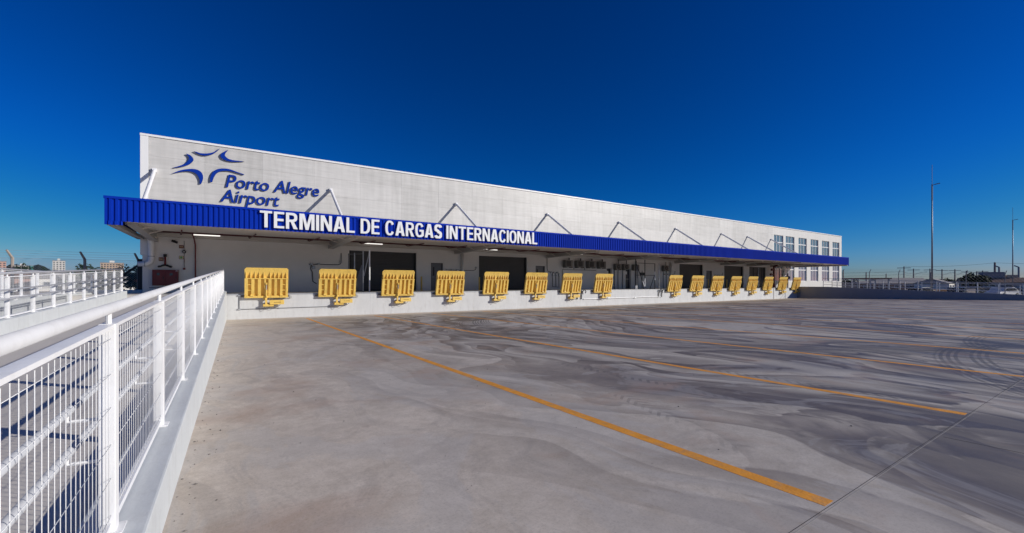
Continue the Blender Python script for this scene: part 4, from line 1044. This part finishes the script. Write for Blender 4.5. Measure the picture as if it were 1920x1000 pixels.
# tubular gates and frames standing on the dock
gt = thing('pipe_gate', 'tall grey tubular gate folded open in front of the first roller door', 'gate', (6.3, 26.0, ZD))
for u, v, h, r, mt in ((5.80, 26.6, 2.30, .03, 'conduit_grey'), (6.05, 26.2, 2.32, .035, 'galv'), (6.42, 25.7, 2.42, .035, 'galv'), (6.72, 25.45, 2.47, .04, 'white_paint')):
    MB().tube([(u, v, ZD), (u, v, ZD + h)], r, 8).build('upright', mt, gt)
for z in (2.25, 1.2, .12):
    MB().tube([(5.80, 26.6, ZD + z), (6.42, 25.7, ZD + z)], .022, 6).build('rail', 'conduit_grey', gt)
MB().tube([(6.72, 25.45, ZD + 2.4), (6.46, 25.7, ZD + .95)], .03, 8).build('stay', 'galv', gt)
MB().tube([(5.9, 26.2, ZD + 1.0), (6.05, 25.9, ZD + .05)], .03, 8).build('stay', 'white_paint', gt)
MB().quad((5.95, 26.15, ZD + .1), (6.38, 25.75, ZD + .1), (6.38, 25.75, ZD + 1.6), (6.34, 25.78, ZD + 1.6)).build('mesh_infill', 'conduit_grey', gt)
gf = thing('tubular_rack', 'wide dark tubular frame with diagonal stays on the dock in the gap between levellers', 'frame', (31.5, 26.3, ZD))
for u, z1, mt in ((30.5, 2.75, 'black_metal'), (30.66, 2.3, 'conduit_grey'), (31.75, 2.70, 'black_metal'), (33.15, 2.4, 'black_metal'), (33.75, 2.45, 'galv')):
    MB().tube([(u, 26.2, ZD), (u, 26.2, ZD + z1)], .035, 8).build('upright', mt, gf)
for z in (2.38, 1.28): MB().tube([(30.5, 26.2, ZD + z), (33.15, 26.2, ZD + z)], .025, 6).build('rail', 'black_metal', gf)
MB().tube([(30.55, 26.2, ZD + 2.3), (31.2, 26.2, ZD + 1.2), (31.65, 26.2, ZD)], .035, 6).build('stay', 'black_metal', gf)
MB().tube([(33.1, 26.2, ZD + 1.3), (32.45, 26.2, ZD)], .03, 6).build('stay', 'black_metal', gf)
MB().tube([(31.38, 26.15, ZD + .75), (31.68, 26.15, ZD + .05)], .04, 8).build('sleeve', 'white_paint', gf)
for u, a, b in ((31.75, .2, 1.0), (33.15, .85, 1.65), (33.75, 1.05, 1.8), (30.5, .02, .35), (30.66, .02, .35)):
    MB().tube([(u, 26.2, ZD + a), (u, 26.2, ZD + b)], .042, 8).build('sleeve', 'white_paint', gf)
for u in (31.15, 31.35, 31.55): MB().box(u - .06, u + .06, 26.1, 26.2, ZD + 1.28, ZD + 1.52).build('socket', 'black_metal', gf)
for k, (u, lb) in enumerate(((52.0, 'thin tubular gate in front of the fourth roller door'), (58.2, 'thin tubular gate with one white post before the last roller door'))):
    g2 = thing('pipe_gate', lb, 'gate', (u, 26.4, ZD))
    for q, mt in ((-1.0, 'black_metal'), (.2, 'galv'), (.9, 'white_paint' if k else 'black_metal')):
        MB().tube([(u + q, 26.4, ZD), (u + q, 26.4, ZD + 2.4)], .04, 8).build('upright', mt, g2)
    MB().tube([(u - 1, 26.4, ZD + 1.7), (u + .9, 26.4, ZD + 1.7)], .025, 6).build('rail', 'black_metal', g2)
    MB().tube([(u - .9, 26.4, ZD + .6), (u + .15, 26.4, ZD + 2.2)], .03, 6).build('stay', 'black_metal', g2)

# conduit on the dock face
dc = thing('dock_conduit', 'grey conduit pipe fixed low on the white dock face under the first levellers', 'conduit', (.3, VD - .05, .5))
MB().tube([(.30, VD - .03, 1.17), (.30, VD - .03, .50)], .016, 8).build('pipe', 'conduit_grey', dc); MB().tube([(.20, VD - .03, .49), (4.7, VD - .03, .52)], .014, 6).build('pipe', 'conduit_grey', dc)
MB().tube([(.20, VD - .03, 1.16), (.5, VD - .03, 1.16)], .016, 8).build('pipe', 'conduit_grey', dc)
for u, z in ((.30, .49), (.30, 1.16), (2.05, .51)): MB().box(u - .07, u + .07, VD - .055, VD - .002, z - .025, z + .025).build('junction_box', 'galv', dc)
def loops(label, u):
    t = thing('pipe_loop', label, 'pipe', (u, VD - .06, .6), 'bent pipes on the dock face')
    for q in (0, .42):
        pts = [(u + q, VD - .06, .55), (u + q + .06, VD - .06, 1.1)] + [(u + q + .22 - .16 * math.cos(a), VD - .06 - .1, 1.14 + .13 * math.sin(a)) for a in (R(10), R(60), R(110), R(160), R(200))] + [(u + q + .36, VD - .1, 1.02)]
        MB().tube(pts, .035, 8).build('pipe', 'black_metal', t, smooth=True)
    return t
loops('pair of black bent pipes over the dock edge left of the gap', 22.25)
loops('pair of black bent pipes over the dock edge right of the gap', 31.9)
dl = thing('dock_pipe', 'long white pipe fixed low on the dock face across the gap', 'pipe', (23, VD - .06, .55))
MB().tube([(22.9, VD - .06, .55), (32.2, VD - .06, .62)], .028, 8).build('pipe', 'white_paint', dl)
for u in (25.6, 28.8): MB().tube([(u - .08, VD - .06, .575), (u + .08, VD - .06, .575)], .05, 8).build('coupling', 'galv', dl)

# ================================================================= RIGHT BACKGROUND
def light_mast(label, u, v, h):
    t = thing('light_mast', label, 'light mast', (u, v, -.2), 'light masts')
    MB().tube([(u, v, -.2), (u, v, h)], [.135, .075], 12).build('pole', 'mast_grey', t, smooth=True)
    MB().tube([(u, v, h - 2.6), (u, v, h)], .10, 10).build('junction_sleeve', 'mast_grey', t)
    MB().tube([(u, v, h), (u, v, h + 3.2)], .035, 6).build('lightning_rod', 'mast_grey', t)
    MB().bar((u, v, h - .1), (u + .25, v - .3, h), .08, .08).build('arm', 'mast_grey', t); MB().bar((u + .25, v - .3, h), (u + .62, v - .75, h + .12), .32, .12).build('lamp_head', 'mast_grey', t)
light_mast('tall tapered light mast with one arm, the nearer one', 95.8, 20.9, 18.0)
light_mast('tall tapered light mast at the right edge, the farther one', 168.0, 21.5, 18.2)
poles = [(267, 68), (310, 75), (317, 70), (335, 69), (341, 65), (389, 69), (410, 68), (389, 62)]
for i, (u, v) in enumerate(poles):
    t = thing('utility_pole', 'concrete utility pole with a crossarm beyond the far ramp, %s from the left' % ORD[i], 'utility pole', (u, v, -.2), 'utility poles beyond the ramp')
    sc = math.hypot(u, v) / 275.0
    MB().tube([(u, v, -.2), (u, v, 10.0)], [.32 * sc, .2 * sc], 8).build('pole', 'pole_concrete', t)
    MB().bar((u - 1.2, v + 2.2, 9.3), (u + 1.2, v - 2.2, 9.3), .26, .26).build('crossarm', 'pole_concrete', t)
    if i % 2 == 1 or i == 4:
        MB().tube([(u, v, 6.5), (u + 1.4, v - 2.6, 7.9), (u + 2.0, v - 4.0, 8.1)], .07, 6).build('lamp_arm', 'mast_grey', t)
        MB().bar((u + 2.0, v - 4.0, 8.1), (u + 2.4, v - 4.9, 8.15), .4, .18).build('lamp_head', 'mast_grey', t)
for i, (u, v, h) in enumerate(((287, 42, 11.3), (310, 107, 10), (382, 118, 10), (458, 128, 10))):
    t = thing('plain_pole', ['thick plain pole rising behind the long low building on the right', 'plain pole just right of the building corner', 'thin plain pole above the dark-roofed shelter', 'thin plain pole left of the grey gabled house'][i], 'utility pole', (u, v, -.2), 'plain poles')
    MB().tube([(u, v, -.2), (u, v, h)], [.45, .35], 8).build('pole', 'pole_concrete', t); MB().tube([(u, v, h), (u, v, h + .2)], .2, 8).build('cap', 'mast_grey', t)
for k in range(6):
    u, v = (282 + 18 * k, 40 - 3.4 * k)
    t = thing('floodlight_pole', 'far floodlight pole with a bent head at the right edge, %s from the left' % ORD[k], 'light pole', (u, v, -.2), 'far floodlight poles')
    MB().tube([(u, v, -.2), (u, v, 9 + .3 * k)], .35, 8).build('pole', 'mast_grey', t); MB().bar((u, v, 9 + .3 * k), (u - .6, v + 1.3, 9.8 + .3 * k), .5, .4).build('lamp_head', 'mast_grey', t)
def wire(label, pts, r=.035):
    m = MB(); P_ = []
    for a, b in zip(pts[:-1], pts[1:]):
        for k in range(8):
            t = k / 8.0; P_.append((a[0] + (b[0] - a[0]) * t, a[1] + (b[1] - a[1]) * t, a[2] + (b[2] - a[2]) * t - 3.0 * t * (1 - t)))
    P_.append(pts[-1]); m.tube(P_, r, 4); tag(m.build('power_line', 'black_metal'), label, 'cable', 'overhead cables')
wire('uppermost overhead cable strung to the thick plain pole', [(267, 68, 10.1), (287, 42, 11.2), (300, 10, 11)], .04)
wire('middle overhead cable between the crossarm poles', [(230, 130, 8), (267, 68, 7.6), (310, 75, 7.6), (341, 65, 7.6), (389, 62, 7.6)], .04)
wire('lowest overhead cable between the crossarm poles', [(240, 120, 6.4), (267, 68, 6.2), (317, 70, 6.2), (389, 69, 6.2)], .04)

def house(name, label, cat, c, ang, w, d, h, rh, wall, roof, nwin=3, hip=False, grp=None, zb=-.3):
    t = thing(name, label, cat, (c[0], c[1], zb), grp); t.rotation_euler = (0, 0, ang)
    MB().box(-w / 2, w / 2, -d / 2, d / 2, 0, h).build('wall', wall, t, world=False)
    m = MB(); o = .35
    m.prism([(-w / 2 - o, -d / 2 - o, h - .02), (-w / 2 - o, d / 2 + o, h - .02), (-w / 2 - o, 0, h + rh)], (w + 2 * o, 0, 0))
    m.build('roof', roof, t, world=False)
    for k in range(nwin):
        x = -w / 2 + w * (k + .5) / nwin
        f = MB().box(x - w / nwin * .22, x + w / nwin * .22, -d / 2 - .05, -d / 2 - .003, h * .35, h * .78).build('window', 'house_white', t, world=False)
        q = MB().box(x - w / nwin * .18, x + w / nwin * .18, -d / 2 - .07, -d / 2 - .051, h * .4, h * .73).build('pane', 'glass_far', f, world=False)
    return t
AW = R(-57)
house('gabled_house', 'long grey-roofed gabled house beyond the far ramp, left one', 'house', (212, 56), AW + R(12), 16, 9, 2.2, 2.1, 'house_grey', 'roof_grey', 4)
house('gabled_house', 'grey-roofed house with a bright white gable, right one', 'house', (211, 45.5), AW + R(60), 9, 9, 2.2, 1.7, 'house_white', 'roof_grey', 2)
house('warehouse', 'low brown-walled shed with a pale roof left of the gabled houses', 'shed', (165, 48), AW, 11, 6, 2.2, .7, 'roof_brown', 'roof_grey', 3)
lb = thing('long_building', 'long low building with brown roof and square tower at the right edge', 'building', (262, 30, -.3)); lb.rotation_euler = (0, 0, R(-68))
MB().box(-18, 26, -6, 6, 0, 2.6).build('wall', 'house_grey', lb, world=False)
MB().prism([(-18.6, -6.8, 2.6), (-18.6, 6.8, 2.6), (-18.6, 3, 4.5), (-18.6, -3, 4.5)], (45, 0, 0)).build('roof', 'roof_brown', lb, world=False)
MB().box(-12.5, -6.5, -3, 3, 4.4, 6.8).build('tower', 'house_grey', lb, world=False)
MB().box(-5.8, -2.8, -2.5, 2.5, 4.4, 5.6).build('annexe', 'house_tan', lb, world=False)
MB().box(9, 16, -3, 3, 4.4, 5.8).build('annexe', 'glass_far', lb, world=False)
for k in range(9):
    f = MB().box(-16 + 4.4 * k, -14 + 4.4 * k, -6.06, -6.003, .9, 2.1).build('window', 'house_white', lb, world=False)
    MB().box(-15.8 + 4.4 * k, -14.2 + 4.4 * k, -6.08, -6.061, 1.0, 2.0).build('pane', 'glass_far', f, world=False)
sh = thing('shelter', 'flat dark-roofed open shelter just right of the terminal corner', 'shelter', (92, 30, -.3)); sh.rotation_euler = (0, 0, R(-50))
MB().box(-4.2, 4.2, -2.5, 2.5, 2.85, 3.05).build('roof', 'roof_brown', sh, world=False)
for x in (-3.9, -1.3, 1.3, 3.9):
    for y in (-2.2, 2.2): MB().box(x - .1, x + .1, y - .1, y + .1, 0, 2.849).build('column', 'galv', sh, world=False)
MB().box(-3.2, -.4, -1.5, 1.5, 0, 2.2).build('kiosk', 'house_grey', sh, world=False)
cb = tag(MB().box(-1.3, 1.3, -.6, .6, 0, .9).build('orange_skip', 'orange_box', bevel=.03), 'small orange-brown skip behind the far railing below the nearer mast', 'skip'); cb.location = (104, 22, -.2); cb.rotation_euler = (0, 0, R(-40))
# parked cars behind the far ramp
def car(body):
    r = thing('parked_car', '', 'car')
    prof = [(-2.1, .35), (-2.1, .78), (-1.25, .92), (-.75, 1.42), (.85, 1.45), (1.55, .98), (2.1, .88), (2.15, .35)]
    MB().prism([(x, -.85, z) for x, z in prof], (0, 1.7, 0)).build('body', body, r, world=False, bevel=.05)
    g_ = [(-1.12, .96), (-.7, 1.36), (.8, 1.39), (1.38, 1.0)]
    for s_ in (-1, 1): MB().prism([(x, s_ * .853, z) for x, z in g_], (0, s_ * .01, 0)).build('side_window', 'car_glass', r, world=False)
    for x in (-1.3, 1.3):
        for s_ in (-1, 1):
            w = MB().tube([(x, s_ * .70, .33), (x, s_ * .90, .33)], .33, 14).build('wheel', 'tyre', r, world=False)
            MB().tube([(x, s_ * .901, .33), (x, s_ * .92, .33)], .18, 10).build('rim', 'galv', w, world=False)
    return r
pc, pw = car('car_black'), car('car_white')
cars = [(96, 9.5, 0), (99, 6, 0), (91, 12.6, 1), (103, 12, 0), (86, 16.2, 0), (108, 16.5, 0), (88, 20.6, 0), (100, 0.5, 0)]
used = {0: False, 1: False}
for i, (u, v, k) in enumerate(sorted(cars, key=lambda q: -q[1] / q[0])):
    src = (pc, pw)[k]
    o = src if not used[k] else copy_tree(src); used[k] = True
    o.location = (u, v, -.2); o.rotation_euler = (0, 0, R(-20 + 25 * (i % 3)))
    tag(o, '%s car parked beyond the far ramp railing, %s from the left' % (('dark', 'white')[k], ORD[i]), 'car', 'cars parked beyond the far ramp')

# trees
def tree(name, label, loc, h, r, seed, n=900, mat='leaf', grp=None, trunk=.12, crown_lo=.35, ls=.22):
    rnd = random.Random(seed); t = thing(name, label, 'tree', loc, grp)
    m = MB(); top = Vector((0, 0, h * .62)); m.tube([(0, 0, -.3), (rnd.uniform(-.1, .1), 0, h * .3), top], [trunk, trunk * .8, trunk * .4], 7)
    for k in range(6):
        a = rnd.uniform(0, 6.28); b = Vector((math.cos(a) * r * .6, math.sin(a) * r * .6, h * rnd.uniform(.6, .85))); m.tube([(0, 0, h * rnd.uniform(.25, .5)), b * .6 + Vector((0, 0, h * .2)), b], [trunk * .45, trunk * .3, trunk * .12], 5)
    m.build('trunk', 'bark', t, world=False)
    m = MB(); cl = []
    for k in range(14):
        a = rnd.uniform(0, 6.28); q = math.sqrt(rnd.random()) * r * .72
        cl.append((Vector((math.cos(a) * q, math.sin(a) * q, h * (crown_lo + (1 - crown_lo) * rnd.uniform(.15, .85)))), r * rnd.uniform(.28, .5)))
    for k in range(n):
        c, cr = rnd.choice(cl); d = Vector((rnd.gauss(0, 1), rnd.gauss(0, 1), rnd.gauss(0, .8))).normalized() * cr * rnd.uniform(.55, 1.05)
        p = c + d; a = Vector((rnd.gauss(0, 1), rnd.gauss(0, 1), rnd.gauss(0, 1))).normalized(); b = a.cross(Vector((rnd.gauss(0, 1), rnd.gauss(0, 1), rnd.gauss(0, 1)))).normalized(); s_ = ls * rnd.uniform(.6, 1.3)
        m.quad(p - a * s_, p + b * s_ * .55, p + a * s_, p - b * s_ * .55)
    m.build('crown', mat, t, world=False)
    return t
tree('dark_tree', 'dark rounded tree in front of the long brown-roofed building', (203.9, 33.8, -.3), 4.6, 3.6, 2, 900, 'leaf_dark', ls=.5, trunk=.25)
for i, (u, v, h, r, lb_) in enumerate(((-10.4, 72.5, 4.1, 2.2, 'small leafy tree behind the fence close to the building corner'), (-12.3, 68, 3.4, 1.8, 'low leafy tree just left of the tree by the corner'), (-15.5, 80, 3.6, 2.6, 'leafy tree behind the diagonal fence brace'))):
    tree('leafy_tree', lb_, (u, v, -.3), h, r, 20 + i, 1400, 'leaf', 'trees behind the left fence', ls=.17)
for i in range(9):
    az = fa + R(36 + 2.4 * i); D = 300 + 12 * (i % 3)
    tree('far_tree', 'distant dark tree on the right horizon, %s from the left' % ORD[i], (math.sin(az) * D, math.cos(az) * D, -.3), 2.6 + 0.8 * ((i * 5) % 3) / 2, 4.5, 60 + i, 350, 'leaf_dark', 'distant trees on the right', ls=1.0, trunk=.3)

# ================================================================= LEFT BACKGROUND
def block(label, px0, px1, ytop, D, wall, floors, cols, extra=None, dep=14):
    # a block of flats standing at distance D, placed by bearing
    x0, x1 = (px0 - 960) / 802., (px1 - 960) / 802.
    mid = (x0 + x1) / 2; az = fa + math.atan(mid); L = math.hypot(1, mid) * D
    c = Vector((math.sin(az) * L, math.cos(az) * L, -.3)); w = (x1 - x0) * D * .86; h = (532.5 - ytop) / 802. * D + 2
    t = thing('apartment_block', label, 'building', c, 'apartment blocks on the left skyline'); t.rotation_euler = (0, 0, -az)
    MB().box(-w / 2, w / 2, -dep / 2, dep / 2, 0, h).build('wall', wall, t, world=False)
    MB().box(-w / 2 - .4, w / 2 + .4, -dep / 2 - .4, dep / 2 + .4, h, h + 1.0).build('roof', 'house_grey', t, world=False)
    MB().box(-w * .12, w * .1, -3, 3, h + 1.0, h + 4.2).build('water_tank', 'house_white', t, world=False)
    for f in range(floors):
        for k in range(cols):
            x = -w / 2 + w * (k + .5) / cols; z = h - (f + .75) * 3.1
            o = MB().box(x - w / cols * .28, x + w / cols * .28, -dep / 2 - .16, -dep / 2 - .004, z - .9, z + .8).build('window', 'glass_far', t, world=False)
    if extra: MB().box(w / 2 - w * .18, w / 2 + .1, -dep / 2 - .3, -dep / 2 + 2, 0, h + .2).build('stair_tower', extra, t, world=False)
block('cream apartment tower with dark window columns above the far fences', 101, 120, 490, 700, 'house_white', 6, 4)
block('wide tan apartment block with roof tank near the bent dark fence post', 192, 229, 494, 700, 'house_tan', 4, 8)
block('low white block with a teal end wall below the hill', 27, 58, 499, 800, 'house_white', 4, 8, 'teal_paint')
block('pinkish tower cut by the left edge of the picture', -14, 8, 491, 600, 'house_pink', 5, 4)
rnd = random.Random(9)
wl_ = ['house_white', 'house_tan', 'house_pink', 'house_white', 'house_tan', 'house_grey']; rf_ = ['roof_red', 'roof_brown', 'roof_grey']
nm = {'house_white': 'white', 'house_tan': 'tan', 'house_pink': 'pink', 'house_grey': 'grey'}
for i in range(16):
    x = -10 + 262 * (i + .5) / 16 + rnd.uniform(-5, 5); D = rnd.choice((120, 150, 190, 230, 260)); q = (x - 960) / 802.
    az = fa + math.atan(q); L = math.hypot(1, q) * D; w_ = rnd.choice(wl_)
    hh = (532.5 - rnd.uniform(513, 524)) / 802. * D + 1.0
    house('hillside_house', 'small %s house seen through the white fences, %s from the left' % (nm[w_], ORD[i]), 'house', (math.sin(az) * L, math.cos(az) * L), -az + rnd.uniform(-.5, .5), rnd.uniform(9, 15), 8, hh, rnd.uniform(.8, 1.8), w_, rnd.choice(rf_), rnd.choice((2, 3, 4)), grp='houses beyond the left fences')
for i in range(8):
    x = 5 + 31 * i; q = (x - 960) / 802.; D = 300; az = fa + math.atan(q); L = math.hypot(1, q) * D
    tree('far_tree', 'distant dark tree among the left rooftops, %s from the left' % ORD[i], (math.sin(az) * L, math.cos(az) * L, -.3), 9 + 2 * ((i * 3) % 4), 6.5, 90 + i, 380, 'leaf_dark', 'distant trees on the left', ls=1.0, trunk=.3)
